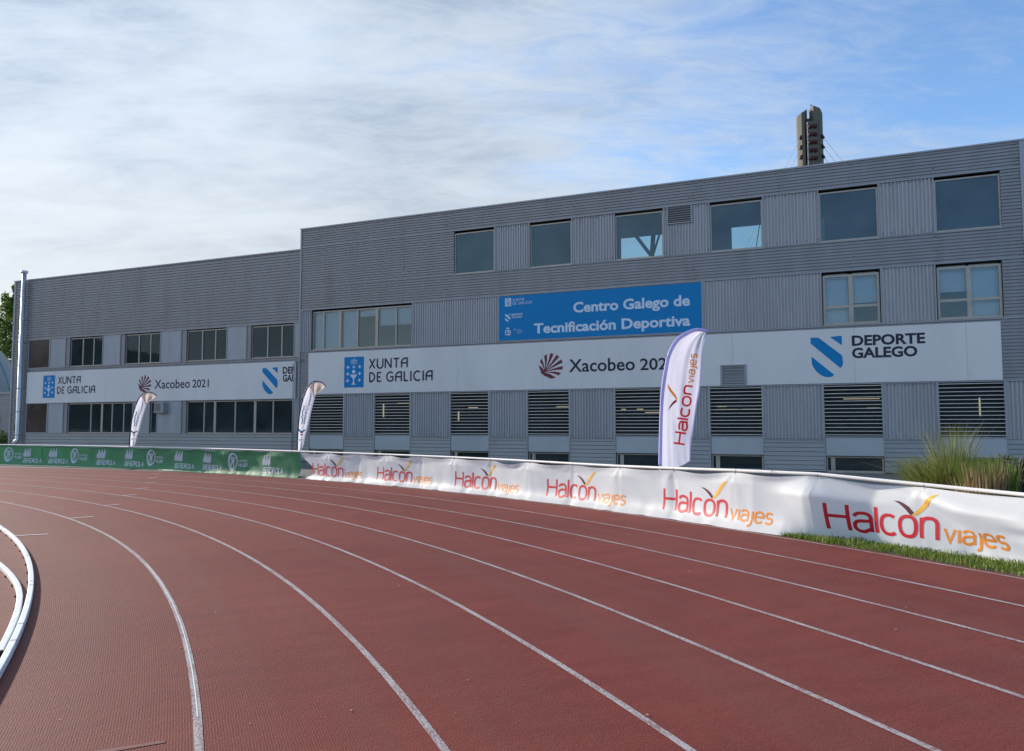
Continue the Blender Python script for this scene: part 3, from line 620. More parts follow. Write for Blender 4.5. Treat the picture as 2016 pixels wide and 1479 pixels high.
TB = root('sports_centre', 'tall three storey grey corrugated metal building with louvred ground floor and square top windows', 'building', OF, AZ)
U3 = [(8.66, 10.68), (12.4, 14.33), (16.25, 18.29), (20.16, 22.17), (24.22, 26.25), (28.08, 30.13)]
UL = [(.64, 2.72), (4.41, 6.42), (8.47, 10.44), (12.24, 14.21), (16.15, 18.1), (20.0, 22.03), (24.17, 26.2), (27.94, 30.01)]
mb = MB()
cladH(mb, .06, 30.73, 10.70, 11.62); cladH(mb, .06, 8.66, 8.65, 10.70); cladH(mb, 30.13, 30.73, 8.65, 10.70); cladH(mb, .06, 30.73, 7.52, 8.65)
cladH(mb, 30.07, 30.73, 5.45, 7.52); cladH(mb, .06, 30.73, 3.26, 5.45); cladH(mb, .06, .64, 1.24, 3.26)
wall = mb.build('wall', M['clad'], TB)
mb = MB(); rnd = random.Random(5)
for z in (11.5, 11.0, 10.8, 8.5, 8.0, 7.6, 5.4, 9.2, 9.8, 10.3):
    for u in (5.9, 8.2, 13.3, 16.9, 19.4, 22.7, 25.3, 28.0, 30.6):
        if 8.66 <= z <= 10.7 and u > 8.6 and u < 30.2: continue
        screws(mb, [(u + rnd.uniform(-.1, .1), z), (u + .09, z)] if rnd.random() < .5 else [(u, z)])
for a, b_ in [(10.68, 12.4), (14.33, 16.25), (18.29, 20.16), (22.17, 24.22), (26.25, 28.08)]:
    for i in range(6): screws(mb, [(lerp(a + .1, b_ - .1, i / 5) + rnd.uniform(-.04, .04), z) for z in (10.58, 8.78)], .016)
for a, b_ in [(2.72, 4.41), (6.42, 8.47), (10.44, 12.24), (14.21, 16.15), (18.1, 20.0), (22.03, 24.17), (26.2, 27.94)]:
    for i in range(6): screws(mb, [(lerp(a + .1, b_ - .1, i / 5) + rnd.uniform(-.04, .04), z) for z in (3.18, 1.33)], .014)
mb.build('screw_heads', M['black'], wall)
for u, z0, z1 in [(5.95, 7.52, 11.62), (8.25, 7.52, 8.65), (8.25, 10.7, 11.62), (13.35, 7.52, 8.65), (13.35, 10.7, 11.62), (19.45, 7.52, 8.65), (19.45, 10.7, 11.62), (25.35, 7.52, 8.65), (25.35, 10.7, 11.62)]:
    mb = MB(); mb.box(u - .012, u + .012, -.004, .002, z0 + .01, z1 - .01); mb.build('panel_joint', M['clad'], wall)
def vpanel(u0, u1, z0, z1, par=TB, pitch=.12, dep=.045, **k):
    p = MB(); cladV(p, u0 + .045, u1 - .045, z0 + .01, z1, pitch, dep); o = p.build('corrugated_panel', M['cladv'], par)
    for a, b_ in ((u0, u0 + .044), (u1 - .044, u1)):
        q = MB(); q.box(a, b_, -.012, .06, z0 + .01, z1); q.build('edge_trim', M['trim'], o)
    return o
for a, b_ in zip(U3, U3[1:]): vpanel(a[1], b_[0], 8.65, 10.70)
for a, b_ in ((.06, .72), (6.47, 10.9), (10.9, 19.84), (19.84, 24.24), (26.24, 28.03)): vpanel(a, b_, 5.45, 7.52)
for a, b_ in zip(UL, UL[1:]): vpanel(a[1], b_[0], 1.22, 3.26)
vpanel(30.01, 30.73, 1.22, 3.26)
for a, b_ in [(.06, UL[0][0])] + [(UL[i][1], UL[i + 1][0]) for i in range(7)] + [(30.01, 30.73)]:
    mb = MB(); lap(mb, a, b_, 0, 1.24 if a < .1 else 1.22); mb.build('lapped_siding', M['lap'], TB)
mb = MB()
for u0, u1 in U3: mb.box(u0 - .03, u1 + .03, -.022, .0, 8.60, 8.645)
mb.box(.06, 30.73, -.022, .001, 10.672, 10.7); mb.box(.06, 30.73, -.016, .002, 7.49, 7.52); mb.box(.06, 30.73, -.016, .002, 5.41, 5.45); mb.box(.06, 30.73, -.018, .003, 8.645, 8.66)
mb.box(.06, 30.73, -.02, .004, 3.235, 3.262)
for a, b_ in zip(UL, UL[1:]): mb.box(a[1] - .001, b_[0] + .001, -.03, .0, 1.19, 1.222)
mb.build('flashing', M['trim'], TB)
mb = MB(); mb.box(-.03, 30.95, -.05, .35, 11.62, 11.68); mb.build('coping', M['trim'], TB)
mb = MB(); mb.box(-.02, .06, -.03, .2, 0, 11.62); mb.build('corner_trim', M['trim'], TB)
mb = MB(); mb.box(30.73, 30.90, -.03, .2, 0, 11.62); mb.build('corner_trim', M['trim'], TB)
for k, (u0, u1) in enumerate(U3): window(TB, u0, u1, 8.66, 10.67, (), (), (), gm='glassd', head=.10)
window(TB, .76, 6.45, 5.48, 7.50, (.115, .465, .845), (.285, .655), (), gm='glass', head=.10)
window(TB, 24.27, 26.21, 5.48, 7.49, (), (.5,), (.34,), gm='glass', fw=.08, head=.12)
window(TB, 28.06, 30.05, 5.48, 7.49, (), (.5,), (.34,), gm='glass', fw=.08, head=.12)
for u0, u1 in UL:
    louvre(TB, u0, u1, 1.28, 3.24)
    p = MB(); p.box(u0 + .06, u1 - .02, .015, .06, .60, 1.27); p.build('plain_panel', M['flat'], TB)
    for a, b_ in ((u0, u0 + .05), (u1 - .02, u1)):
        p = MB(); p.box(a, b_, -.012, .1, 0, 1.27); p.build('edge_trim', M['trim'], TB)
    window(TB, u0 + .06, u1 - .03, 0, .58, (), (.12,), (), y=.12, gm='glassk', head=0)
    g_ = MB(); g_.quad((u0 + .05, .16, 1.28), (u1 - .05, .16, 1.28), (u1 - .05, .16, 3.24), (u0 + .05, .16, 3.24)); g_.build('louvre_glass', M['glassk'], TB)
louvre(TB, 18.45, 19.47, 9.95, 10.66, 7, 'vent_grille', .03, .016).location.y = -.03
p = MB(); p.quad((18.47, -.005, 9.96), (19.45, -.005, 9.96), (19.45, -.005, 10.65), (18.47, -.005, 10.65)); p.build('vent_back', M['dark'], TB)
# rooms behind the glass
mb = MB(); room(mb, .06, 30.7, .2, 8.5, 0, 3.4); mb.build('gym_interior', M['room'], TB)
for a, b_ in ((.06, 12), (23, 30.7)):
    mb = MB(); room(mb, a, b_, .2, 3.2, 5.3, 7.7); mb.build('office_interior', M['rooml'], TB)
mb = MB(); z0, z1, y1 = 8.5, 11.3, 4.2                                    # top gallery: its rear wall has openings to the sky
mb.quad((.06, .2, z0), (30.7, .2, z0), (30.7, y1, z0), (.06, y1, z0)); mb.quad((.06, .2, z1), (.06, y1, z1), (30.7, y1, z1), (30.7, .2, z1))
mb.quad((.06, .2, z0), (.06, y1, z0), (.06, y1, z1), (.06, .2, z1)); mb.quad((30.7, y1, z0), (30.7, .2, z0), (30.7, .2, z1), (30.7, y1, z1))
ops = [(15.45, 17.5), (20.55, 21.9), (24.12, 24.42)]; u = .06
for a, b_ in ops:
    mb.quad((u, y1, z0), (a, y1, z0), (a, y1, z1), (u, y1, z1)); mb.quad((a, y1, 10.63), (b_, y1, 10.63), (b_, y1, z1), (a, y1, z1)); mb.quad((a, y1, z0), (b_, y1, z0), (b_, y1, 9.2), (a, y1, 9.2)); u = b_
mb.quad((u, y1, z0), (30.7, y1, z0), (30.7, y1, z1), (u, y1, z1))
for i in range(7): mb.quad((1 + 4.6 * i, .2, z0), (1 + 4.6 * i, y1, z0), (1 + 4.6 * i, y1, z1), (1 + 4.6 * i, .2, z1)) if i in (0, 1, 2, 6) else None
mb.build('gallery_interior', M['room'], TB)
mb = MB(); mb.tube([(16.2, 3.6, 10.7), (17.25, 3.6, 9.2)], .09, 6); mb.tube([(17.2, 3.5, 11.2), (17.0, 3.5, 8.6)], .11, 6); mb.tube([(17.05, 3.5, 9.3), (17.5, 3.5, 10.7)], .05, 6); mb.tube([(21.8, 3.9, 10.7), (21.55, 3.9, 9.2)], .02, 5); mb.build('roof_strut', M['dark'], TB)
mb = MB()
mb.box(.0, 30.9, .12, .35, 11.3, 11.61)
mb.box(.06, 30.7, .36, 4.6, 11.31, 11.5); mb.box(.06, 30.7, 4.3, 9, 7.9, 8.2)
mb.build('roof', M['trim'], TB)
mb = MB(); mb.box(.0, .05, .2, 9, 0, 8.2); mb.box(.0, .05, .2, 4.6, 8.2, 11.3); mb.box(30.75, 30.88, .2, 9, 0, 8.2); mb.box(30.75, 30.88, .2, 4.6, 8.2, 11.3); mb.box(.06, 30.7, 8.9, 9, 0, 7.9)
mb.build('outer_wall', M['lap'], TB)
for (u0, z0, u1, z1) in [(-.0 + .55, 2.88, None, 2.2)]: pass
LIGHTS = [(2.38, 2.19, 2.43, 2.88), (3.27, 2.90, 4.01, 2.93), (2.42 + 4.45, 1.99, 6.92, 2.46), (7.46, 2.62, 7.98, 2.66), (8.6, 2.62, 8.7, 2.66), (12.2, 2.62, 12.87, 2.65), (15.42, 2.46, 15.63, 2.50), (16.16, 2.46, 16.45, 2.50), (16.54, 2.31, 17.4, 2.345),
          (19.77, 2.55, 20.19, 2.58), (19.77, 2.415, 20.69, 2.445), (20.81, 2.415, 21.72, 2.445), (24.95, 2.81, 26.33, 2.84), (25.84, 2.42, 26.31, 2.45), (29.85, 2.08, 29.9, 2.8), (-.0 + .62, 2.19, .66, 2.88)]
for u0, z0, u1, z1 in LIGHTS:
    p = MB(); p.box(u0, u1, 4.0, 4.06, z0, z1); p.build('tube_lamp', M['lamp'], TB)
p = MB(); p.box(2.7, 3.9, 4.6, 4.65, 2.35, 2.8); p.build('red_wall_pad', M['dred'], TB)
# blinds in the office windows
def blind(u0, u1, z0, z1, y=.22):
    p = MB(); z = z1
    while z > z0: p.quad((u0, y, z - .05), (u1, y, z - .05), (u1, y + .012, z), (u0, y + .012, z)); z -= .055
    p.build('window_blind', M['blind'], TB)
blind(.82, 2.33, 5.5, 7.4); blind(2.5, 3.36, 5.5, 7.4); blind(3.45, 4.45, 7.05, 7.4); blind(4.6, 6.4, 6.55, 7.4)
for a, b_, z0_ in ((24.32, 25.15, 5.5), (25.3, 26.15, 6.3), (28.12, 29.0, 6.5), (29.1, 30.0, 5.5)): 
    p = MB(); p.quad((a, .30, z0_), (b_, .30, z0_), (b_, .30, 7.45), (a, .30, 7.45)); p.build('window_blind', M['blind'], TB)
# pipe at the left corner
p = MB(); p.tube([(.3, -.05, 4.98), (.05, -.14, 4.98), (-.09, -.16, 4.95), (-.14, -.16, 4.85), (-.16, -.16, 3), (-.16, -.16, 0)], .022, 8); p.build('downpipe', M['trim'], TB, True)
p = MB(); p.tube([(-.25, -.12, 4.85), (-.27, -.12, 0)], .016, 8); p.build('downpipe', M['trim'], TB, True)

LB = root('sports_hall', 'lower grey corrugated metal hall with a blank upper wall, beside the taller building', 'building', OF + dU * -10.8 , AZ)
s0 = 10.8                                                          # the hall's parts are written from the shared corner; its own base point is mid-wall
MB_ = MB
class Sh(MB_):
    def build(s, *a, **k):
        s.v = [(x + s0, y + .06, z) for x, y, z in s.v]; return MB_.build(s, *a, **k)
MB = Sh
mb = MB(); cladH(mb, -21.55, -.02, 6.95, 10.60, .15); cladH(mb, -21.55, -20.2, 0, 6.95, .15); cladH(mb, -20.2, -.02, 3.1, 5.19, .15); wall = mb.build('wall', M['clad'], LB)
mb = MB(); lap(mb, -20.2, -.02, 0, 1.32, .19); mb.build('lapped_siding', M['lap'], LB)
mb = MB(); rnd = random.Random(8)
for z in (10.4, 9.3, 8.2, 7.2):
    for u in (-18, -14.4, -10.8, -7.2, -3.6): screws(mb, [(u + rnd.uniform(-.2, .2), z)])
mb.build('screw_heads', M['black'], wall)
mb = MB(); mb.box(-21.72, -.03, -.05, .35, 10.60, 10.66); mb.build('coping', M['trim'], LB)
mb = MB(); mb.box(-21.70, -21.55, -.03, .2, 0, 10.60); mb.build('corner_trim', M['trim'], LB)
mb = MB(); mb.box(-20.2, -.02, -.02, .003, 6.925, 6.955); mb.box(-20.2, -.02, -.02, .003, 5.17, 5.2); mb.box(-20.2, -.02, -.02, .003, 3.075, 3.105); mb.box(-20.2, -.02, -.02, .003, 1.305, 1.335); mb.build('flashing', M['trim'], LB)
def fpanel(u0, u1, z0, z1): return vpanel(u0, u1, z0, z1, LB, .10, .012)
def strip(u0, u1, z0, z1):
    p = MB(); p.box(u0, u1, .03, .09, z0, z1); p.build('recess_panel', M['clad'], LB)
for a, b_ in ((-18.33, -16.97), (-13.93, -12.5), (-9.47, -7.92), (-4.77, -3.42), (-.4, -.02)): fpanel(a, b_, 5.19, 6.94)
for a, b_ in ((-16.97, -16.62), (-12.5, -12.15), (-7.92, -7.55), (-3.42, -3.14)): strip(a, b_, 5.19, 6.94)
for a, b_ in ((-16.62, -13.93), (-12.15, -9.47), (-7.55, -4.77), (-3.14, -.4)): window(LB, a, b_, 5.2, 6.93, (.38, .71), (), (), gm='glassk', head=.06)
for a, b_ in ((-18.33, -16.97), (-11.42, -10.1), (-9.6, -7.78), (-.4, -.02)): fpanel(a, b_, 1.32, 3.1)
for a, b_ in ((-16.97, -16.65), (-7.78, -7.45)): strip(a, b_, 1.32, 3.1)
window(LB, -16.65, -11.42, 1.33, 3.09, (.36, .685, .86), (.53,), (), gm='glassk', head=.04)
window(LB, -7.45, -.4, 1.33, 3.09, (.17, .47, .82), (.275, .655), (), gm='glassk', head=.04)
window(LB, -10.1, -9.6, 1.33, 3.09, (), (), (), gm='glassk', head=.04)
for z0, z1 in ((5.2, 6.93), (1.33, 3.09)):
    p = MB(); p.box(-20.16, -18.37, .02, .07, z0 + .03, z1 - .03); o = p.build('brown_panel', M['brown'], LB)
    p = MB(); p.box(-20.2, -20.16, -.01, .08, z0, z1); p.box(-18.37, -18.33, -.01, .08, z0, z1); p.box(-20.16, -18.37, -.01, .08, z0, z0 + .03); p.box(-20.16, -18.37, -.01, .08, z1 - .03, z1); p.build('panel_frame', M['trim'], o)
p = MB(); p.box(-9.45, -8.8, -.3, .0, 2.5, 3.0); o = p.build('air_conditioner', M['lap'], LB)
p = MB()
for i in range(8): p.box(-9.38, -9.0, -.312, -.301, 2.56 + .05 * i, 2.58 + .05 * i)
p.build('fan_grille', M['dark'], o); p = MB(); p.box(-9.5, -8.75, -.32, .0, 2.45, 2.495); p.build('bracket', M['trim'], o)
p = MB(); p.box(-21.2, -20.93, -.03, .02, 1.5, 1.8); p.build('meter_box', M['dark'], LB)
p = MB(); room(p, -21.5, -.05, .2, 5, 0, 3.2); room(p, -21.5, -.05, .2, 5, 5.0, 7.1); p.build('hall_interior', M['room'], LB)
p = MB(); p.box(-21.5, -.03, .36, 12, 10.3, 10.5); p.box(-21.6, -.03, .1, .35, 7.0, 10.59); p.build('roof', M['trim'], LB)
p = MB(); p.box(-21.68, -21.56, .2, 12, 0, 10.55); p.box(-21.5, -.03, 11.9, 12, 0, 10.3); p.build('outer_wall', M['lap'], LB)
p = MB(); u = -20.55
p.tube([(u, -.22, 11.02), (u, -.22, .95), (u - .02, -.26, .85), (u - .05, -.42, .72)], .125, 14); o = p.build('flue_pipe', M['steel'], LB, True)
p = MB(); p.tube([(u, -.22, 11.0), (u, -.22, 11.03), (u, -.22, 11.16), (u, -.22, 11.18)], [.14, .2, .2, .15], 14); p.build('flue_cap', M['steel'], o, True)
for z in (9.6, 8.2, 6.8, 5.4, 4.0, 2.6, 1.2):
    p = MB(); p.tube([(u, -.22, z - .03), (u, -.22, z + .03)], .132, 14); p.box(u - .02, u + .02, -.22, .0, z - .02, z + .02); p.build('pipe_band', M['kgrey'] if z < 5 else M['steel'], o)
MB = MB_

# ------------------------------------------------------------------ sign boards on the walls
SG = 'printed sign boards fixed to the walls'
def board(name, label, u0, u1, z0, z1, y, m, notch=None, seams=()):
    o = root(name, label, 'sign board', OF + dU * ((u0 + u1) / 2) + dN * y, AZ, SG); c = (u0 + u1) / 2
    mb = MB()
    if notch:
        a, b_, z = notch; mb.box(u0 - c, a - c, 0, .03, z0, z1); mb.box(a - c, b_ - c, 0, .03, z, z1); mb.box(b_ - c, u1 - c, 0, .03, z0, z1)
    else: mb.box(u0 - c, u1 - c, 0, .03, z0, z1)
    mb.build('board', m, o)
    if seams:
        mb = MB()
        for s_ in seams: mb.box(s_ - c - .004, s_ - c + .004, -.0015, .001, z0 + .002, (z1 if s_ > 20 else z1) - .002)
        mb.build('seam', M['kgrey'], o)
    return o, c
def shift(S, c): return [([(a - c, b_) for a, b_ in vs], fs) for vs, fs in S]
def words(lines, name, m, par, c):
    for L_ in lines: onto(shift(L_, c), name, m, par)              # every line of writing is a part of its own
o, c = board('wall_sign', 'longest white sign board across the taller building, with blue crest, shell and shield emblems', .6, 29.94, 3.29, 5.33, -.035, M['signw'], (20.47, 21.44, 4.09), (8.9, 13.0, 20.95, 25.3, 28.9))
x0, x1, z0, z1 = 2.735, 3.86, 3.57, 5.05
b_ = onto(shift([poly2d([(x0, z0), (x1, z0), (x1, z1), (x0, z1)])], c), 'crest', M['blue'], o); onto(shift(crest(x0, x1, z0, z1), c), 'crest_figures', M['lblue'], b_, -.006)
words([deco('XUNTA', 4.18, 6.25, 4.46, .455, .165, .28), deco('DE GALICIA', 4.17, 7.57, 3.81, .465, .165, .28)], 'lettering', M['navy'], o, c)
onto(shift(shell(13.38, 4.29, .545), c), 'shell_emblem', M['maroon'], o)
words([[text2d('Xacobeo', 14.19, 17.05, 4.01, .52, .016)], [text2d('2021', 17.27, 18.62, 4.0, .46, .016)]], 'lettering', M['navy'], o, c)
onto(shift(sport_emblem(23.8, 24.9, 3.52, 5.03), c), 'shield_emblem', M['blue'], o)
words([[text2d('DEPORTE', 25.22, 27.62, 4.675, .35, .036)], [text2d('GALEGO', 25.21, 27.36, 4.215, .35, .036)]], 'lettering', M['navy'], o, c)
vo = louvre(o, 20.5 - c, 21.42 - c, 3.30, 4.06, 7, 'vent_grille', .03, .016); vo.location.y = .0
p = MB(); p.quad((20.5 - c, .09, 3.28), (21.42 - c, .09, 3.28), (21.42 - c, .09, 4.08), (20.5 - c, .09, 4.08)); p.build('vent_back', M['dark'], vo)
p = MB(); p.box(20.46 - c, 20.5 - c, -.03, .03, 3.26, 4.1); p.box(21.42 - c, 21.46 - c, -.03, .03, 3.26, 4.1); p.box(20.5 - c, 21.42 - c, -.03, .03, 4.06, 4.1); p.build('vent_surround', M['trim'], vo)

o, c = board('wall_sign', 'shorter white sign board on the lower hall, its last words cut off at the corner', -20.18, -.22, 3.10, 4.97, .02, M['signw'], None, (-13.5, -6.8))
x0, x1, z0, z1 = -18.73, -17.71, 3.395, 4.735
b_ = onto(shift([poly2d([(x0, z0), (x1, z0), (x1, z1), (x0, z1)])], c), 'crest', M['blue'], o); onto(shift(crest(x0, x1, z0, z1), c), 'crest_figures', M['lblue'], b_, -.006)
words([deco('XUNTA', -17.43, -15.59, 4.22, .41, .165, .28), deco('DE GALICIA', -17.5, -14.39, 3.63, .415, .165, .28)], 'lettering', M['navy'], o, c)
onto(shift(shell(-10.49, 4.05, .485), c), 'shell_emblem', M['maroon'], o)
words([[text2d('Xacobeo', -9.76, -7.19, 3.78, .47, .012)], [text2d('2021', -7.02, -5.87, 3.785, .41, .012)]], 'lettering', M['navy'], o, c)
onto(shift(sport_emblem(-2.31, -1.32, 3.34, 4.68), c), 'shield_emblem', M['blue'], o)
words([[text2d('DEP', -1.02, -.26, 4.365, .32, .036)], [text2d('GAL', -1.01, -.26, 3.97, .32, .036)]], 'lettering', M['navy'], o, c)

o, c = board('wall_sign', 'bright blue sign board with two lines of white lettering between the upper window rows', 10.93, 19.79, 5.48, 7.46, -.03, M['blue'])
p = MB(); p.box(10.9 - c, 10.93 - c, -.008, .035, 5.46, 7.48); p.box(19.79 - c, 19.83 - c, -.008, .035, 5.46, 7.48); p.box(10.93 - c, 19.79 - c, -.006, .034, 5.455, 5.479); p.build('sign_frame', M['trim'], o)
words([[text2d('Centro Galego de', 14.4, 19.33, 6.56, .41, .030)], [text2d('Tecnificación Deportiva', 12.6, 19.33, 5.745, .41, .030)]], 'lettering', M['lblue'], o, c)
b_ = onto(shift([poly2d([(11.23, 7.005), (11.525, 7.005), (11.525, 7.37), (11.23, 7.37)])], c), 'crest', M['lblue'], o); onto(shift(crest(11.23, 11.525, 7.005, 7.37), c), 'crest_figures', M['blue'], b_, -.006)
words([deco('XUNTA', 11.6, 12.13, 7.22, .12), deco('DE GALICIA', 11.6, 12.49, 7.06, .12)], 'small_lettering', M['lblue'], o, c)
onto(shift(sport_emblem(11.23, 11.485, 6.33, 6.66), c), 'shield_emblem', M['lblue'], o)
onto(shift([*sans('DEPORTE', 11.55, 12.08, 6.575, .09, .2, .27), *sans('GALEGO', 11.55, 12.03, 6.465, .09, .2, .27)], c), 'small_lettering', M['lblue'], o)
onto(shift([*sans('CSD', 11.23, 11.5, 5.715, .235, .14, .12), poly2d([(11.3, 6.0), (11.42, 6.0), (11.44, 6.05), (11.39, 6.04), (11.36, 6.09), (11.33, 6.04), (11.28, 6.05)]), poly2d(ell(11.71, 5.955, .03, .03, 8)),
            text2d('Consejo', 11.81, 12.0, 5.915, .045), text2d('Superior de', 11.81, 12.08, 5.845, .045), text2d('Deportes', 11.81, 12.02, 5.775, .045)], c), 'small_lettering', M['lblue'], o)
onto(shift([poly2d(ell(11.44 + .05 * i, 5.70 + .048 * i, .02, .02, 8)) for i in range(5)], c), 'dot_trail', M['red'], o)

# ------------------------------------------------------------------ fence round the bend
RAIL = [(12, 11.2), (20, 10.88), (25, 10.8), (28, 10.68), (29.2, 10.3), (30.5, 10.14), (53, 10.12), (56, 10.2), (60, 10.35), (64, 10.65), (68, 11.0), (73, 11.38), (77, 11.75), (84, 12.6)]
HTOP = [(12, .82), (20, .84), (24.9, .855), (26.4, .885), (27.9, .92), (29.2, .985), (30.5, .975), (32, .945), (33.7, .92), (35.5, .90), (40, .90), (50, .885), (60, .89), (66, .885), (84, .885)]
RBOT = [(12, 11.1), (20, 10.78), (28.3, 10.70), (29.0, 10.4), (29.7, 10.02), (30.5, 9.94), (33, 9.93), (48, 9.95), (52, 10.0), (56, 10.04), (60, 10.18), (64, 10.48), (68.4, 10.80), (72.7, 11.16), (76.8, 11.52), (84, 12.4)]
NODE = [29.07 + 1.96 * i for i in range(-9, 29)]
f0 = Vector(pt(10.35, 48)); f0.z = 0
fence = root('track_fence', 'white pipe rail fence curving round the outside of the running track', 'fence', f0)
mb = MB()
mb.tube([pt(tab(RAIL, th) + .0, th, tab(HTOP, th)) for th in NODE], .027, 10); mb.build('top_rail', M['pvc'], fence, True, org=f0)
for i, th in enumerate(NODE):
    if i % 2: continue
    mb = MB(); q = tab(RAIL, th) + .035; mb.tube([pt(q, th, -.02), pt(q, th, tab(HTOP, th) + .012)], .02, 8); mb.build('post', M['pvc'], fence, True, org=f0)
for i, th in enumerate(NODE):
    if i < 4: continue
    for e in ((0,) if th > 40 else (-.03, .98)):
        t_ = th + e; c = Vector(pt(tab(RAIL, t_), t_, tab(HTOP, t_) - .006)); dr_ = (Vector((c.x - C.x, c.y - C.y, 0))).normalized()
        mb = MB(); mb.tube([c + dr_ * .033 * math.cos(a) + Vector((0, 0, .033 * math.sin(a) - .008 - (.02 if math.sin(a) < -.5 else 0))) for a in [i_ * 6.283 / 10 for i_ in range(11)]], .0035, 5); mb.build('tie', M['dark'], fence, org=f0)

def pleat(th):
    """banner cloth was folded: alternate bays lean slightly"""
    q = (th - 29.07) / 1.96; f_ = q - math.floor(q); return abs(((q / 2) % 1) * 2 - 1) * 2 - 1 + .16 * math.exp(-(min(f_, 1 - f_) / .035) ** 2)
def foldA(q): return .34 * sstep(0, .35, q) * (1 - .62 * q)
def surf(th, q, kind):
    """q 0 at the top edge .. 1 at the bottom edge -> world point"""
    s_ = R(th) * 43.3; h = tab(HTOP, th); bay = ((th - 29.07) / 1.96) % 1.0
    sag = math.sin(math.pi * bay) ** 2 * (.012 + .07 * max(0, .25 + noise.noise(Vector((math.floor((th - 29.07) / 1.96) * 3.7, 1.1, 0)))))
    top = h - .04 - sag; rt, rb = tab(RAIL, th), tab(RBOT, th)
    curl = q ** 8; lip = sag * 1.1
    z = max(.004, top * (1 - q) ** .94 + .004)
    dr = lerp(rt - .022, rb, curl)
    v = Vector((s_, q, 0))
    w = .045 * pleat(th) * (1 - q * .3) * min(1, q * 5)
    w -= lip * math.exp(-(q / .07) ** 2)
    w += .011 * noise.noise(Vector((s_ * 1.1, q * 1.3, 3 + min(kind, 1)))) * min(1, q * 4)
    w += .008 * noise.noise(Vector((s_ * 3.1 + q * 2.0, q * 2.2, 7 + min(kind, 1)))) * min(1, q * 3)
    rip = noise.noise(Vector((s_ * 2.6, 0, 11 + min(kind, 1)))); w += .05 * max(0, rip) * q ** 5
    z += .035 * max(0, noise.noise(Vector((s_ * 2.2, 4, 13 + min(kind, 1)))) - .12) * q ** 4
    for e in (0, 1):                                                   # strain folds fanning from the ties
        dx = (bay - e) * 1.48; r_ = math.hypot(dx, q * .9); a = math.atan2(dx, q * .9 + .02)
        w += .008 * math.sin(a * 7 + e + s_) * math.exp(-r_ * 5) * min(1, q * 8)
    if kind == 2 and th < 29.07:                                       # wind-blown right-hand roll: deep diagonal fold
        L_ = 27.6 - 2.1 * q; A = foldA(q)
        if th > L_: w += A * ((29.07 - th) / max(.2, 29.07 - L_) - 1)
        else: w += A * (math.exp(-((L_ - th) / .55) ** 1.2) - 1)
        L2 = 25.2 - .9 * (q - .3); w += -.07 * math.exp(-((th - L2) / .35) ** 2) * sstep(.25, .5, q) * (1 - sstep(.8, 1, q))
        d2 = (q - (.55 + (25.6 - th) * .09)); w += .06 * math.exp(-(d2 / .09) ** 2) * sstep(26.0, 24.9, th)
    if kind == 1:
        w += -.022 * math.exp(-((th - 33.2) / .16) ** 2) * (1 - q) * min(1, q * 6)          # the flag pole pushes the cloth out
        w -= foldA(q) * (max(0, min(1, (30.9 - th) / 1.83))) ** 2.2
    return Vector(pt(dr + w, th, z))
def bnormal(th, q, kind):
    e = .02; a = surf(th + e, q, kind) - surf(th - e, q, kind); b_ = surf(th, min(1, q + .01), kind) - surf(th, max(0, q - .01), kind)
    n = a.cross(b_); n.normalize()
    inward = Vector((C.x - surf(th, q, kind).x, C.y - surf(th, q, kind).y, .6)); return n if n.dot(inward) > 0 else -n
def banner(name, label, t0, t1, kind, m, cut0=None, cut1=None):
    c = Vector(pt(tab(RAIL, (t0 + t1) / 2), (t0 + t1) / 2)); o = root(name, label, 'banner', c, 0, 'printed banners tied along the track fence')
    nq = 34; n = int((t1 - t0) / .05); mb = MB()
    for i in range(n + 1):
        for j in range(nq + 1):
            q = j / nq; a = cut0(q) if cut0 else t0; b_ = cut1(q) if cut1 else t1; mb.v.append(tuple(surf(lerp(a, b_, i / n), q, kind)))
    for i in range(n):
        for j in range(nq):
            k = i * (nq + 1) + j; mb.f.append((k, k + 1, k + nq + 2, k + nq + 1))
    mb.build('banner_cloth', m, o, True, org=c); return o, c
def refine(vs, fs, mx_):
    bm = bmesh.new(); V_ = [bm.verts.new((a, b_, 0)) for a, b_ in vs]
    for f_ in fs:
        try: bm.faces.new([V_[i] for i in f_])
        except ValueError: pass
    for _ in range(5):
        es = [e for e in bm.edges if e.calc_length() > mx_]
        if not es: break
        bmesh.ops.subdivide_edges(bm, edges=es, cuts=1); bmesh.ops.triangulate(bm, faces=[f_ for f_ in bm.faces if len(f_.verts) > 4])
    bm.verts.index_update(); r_ = [(v.co.x, v.co.y) for v in bm.verts], [tuple(v.index for v in f_.verts) for f_ in bm.faces]; bm.free(); return r_
def print_on(shapes, name, m, par, c, th0, kind, lift=.0028, mx_=.045):
    """shapes in metres (x to the right of angle th0, z = height) pressed on the banner surface"""
    mb = MB()
    for i, (vs, fs) in enumerate(shapes):
        vs, fs = refine(vs, fs, mx_); out = []
        for a, z in vs:
            th = th0 - math.degrees(a / 43.3); h = tab(HTOP, th); q = max(0.02, min(.985, 1 - z / h)); p = surf(th, q, kind) + bnormal(th, q, kind) * (lift + i * .0003); out.append(p)
        mb.add(out, fs)
    return mb.build(name, m, par, True, org=c)
def check2d(x, z, w, h):
    """bird-like tick: dark left stroke, gold right stroke"""
    L_ = [(0, .60), (.10, .55), (.24, .36), (.44, .02), (.47, .12), (.36, .04), (.25, .22), (.12, .45)]
    left = poly2d([(x + a * w, z + b_ * h) for a, b_ in [(0, .60), (.12, .50), (.26, .30), (.40, .02), (.47, .13), (.36, .36), (.24, .50), (.13, .585)]])
    right = poly2d([(x + a * w, z + b_ * h) for a, b_ in [(.41, .0), (.53, .04), (.64, .20), (.76, .48), (.88, .74), (1.0, 1.0), (.86, .92), (.74, .74), (.62, .46), (.50, .16)]])
    return left, right
M['tick'] = None
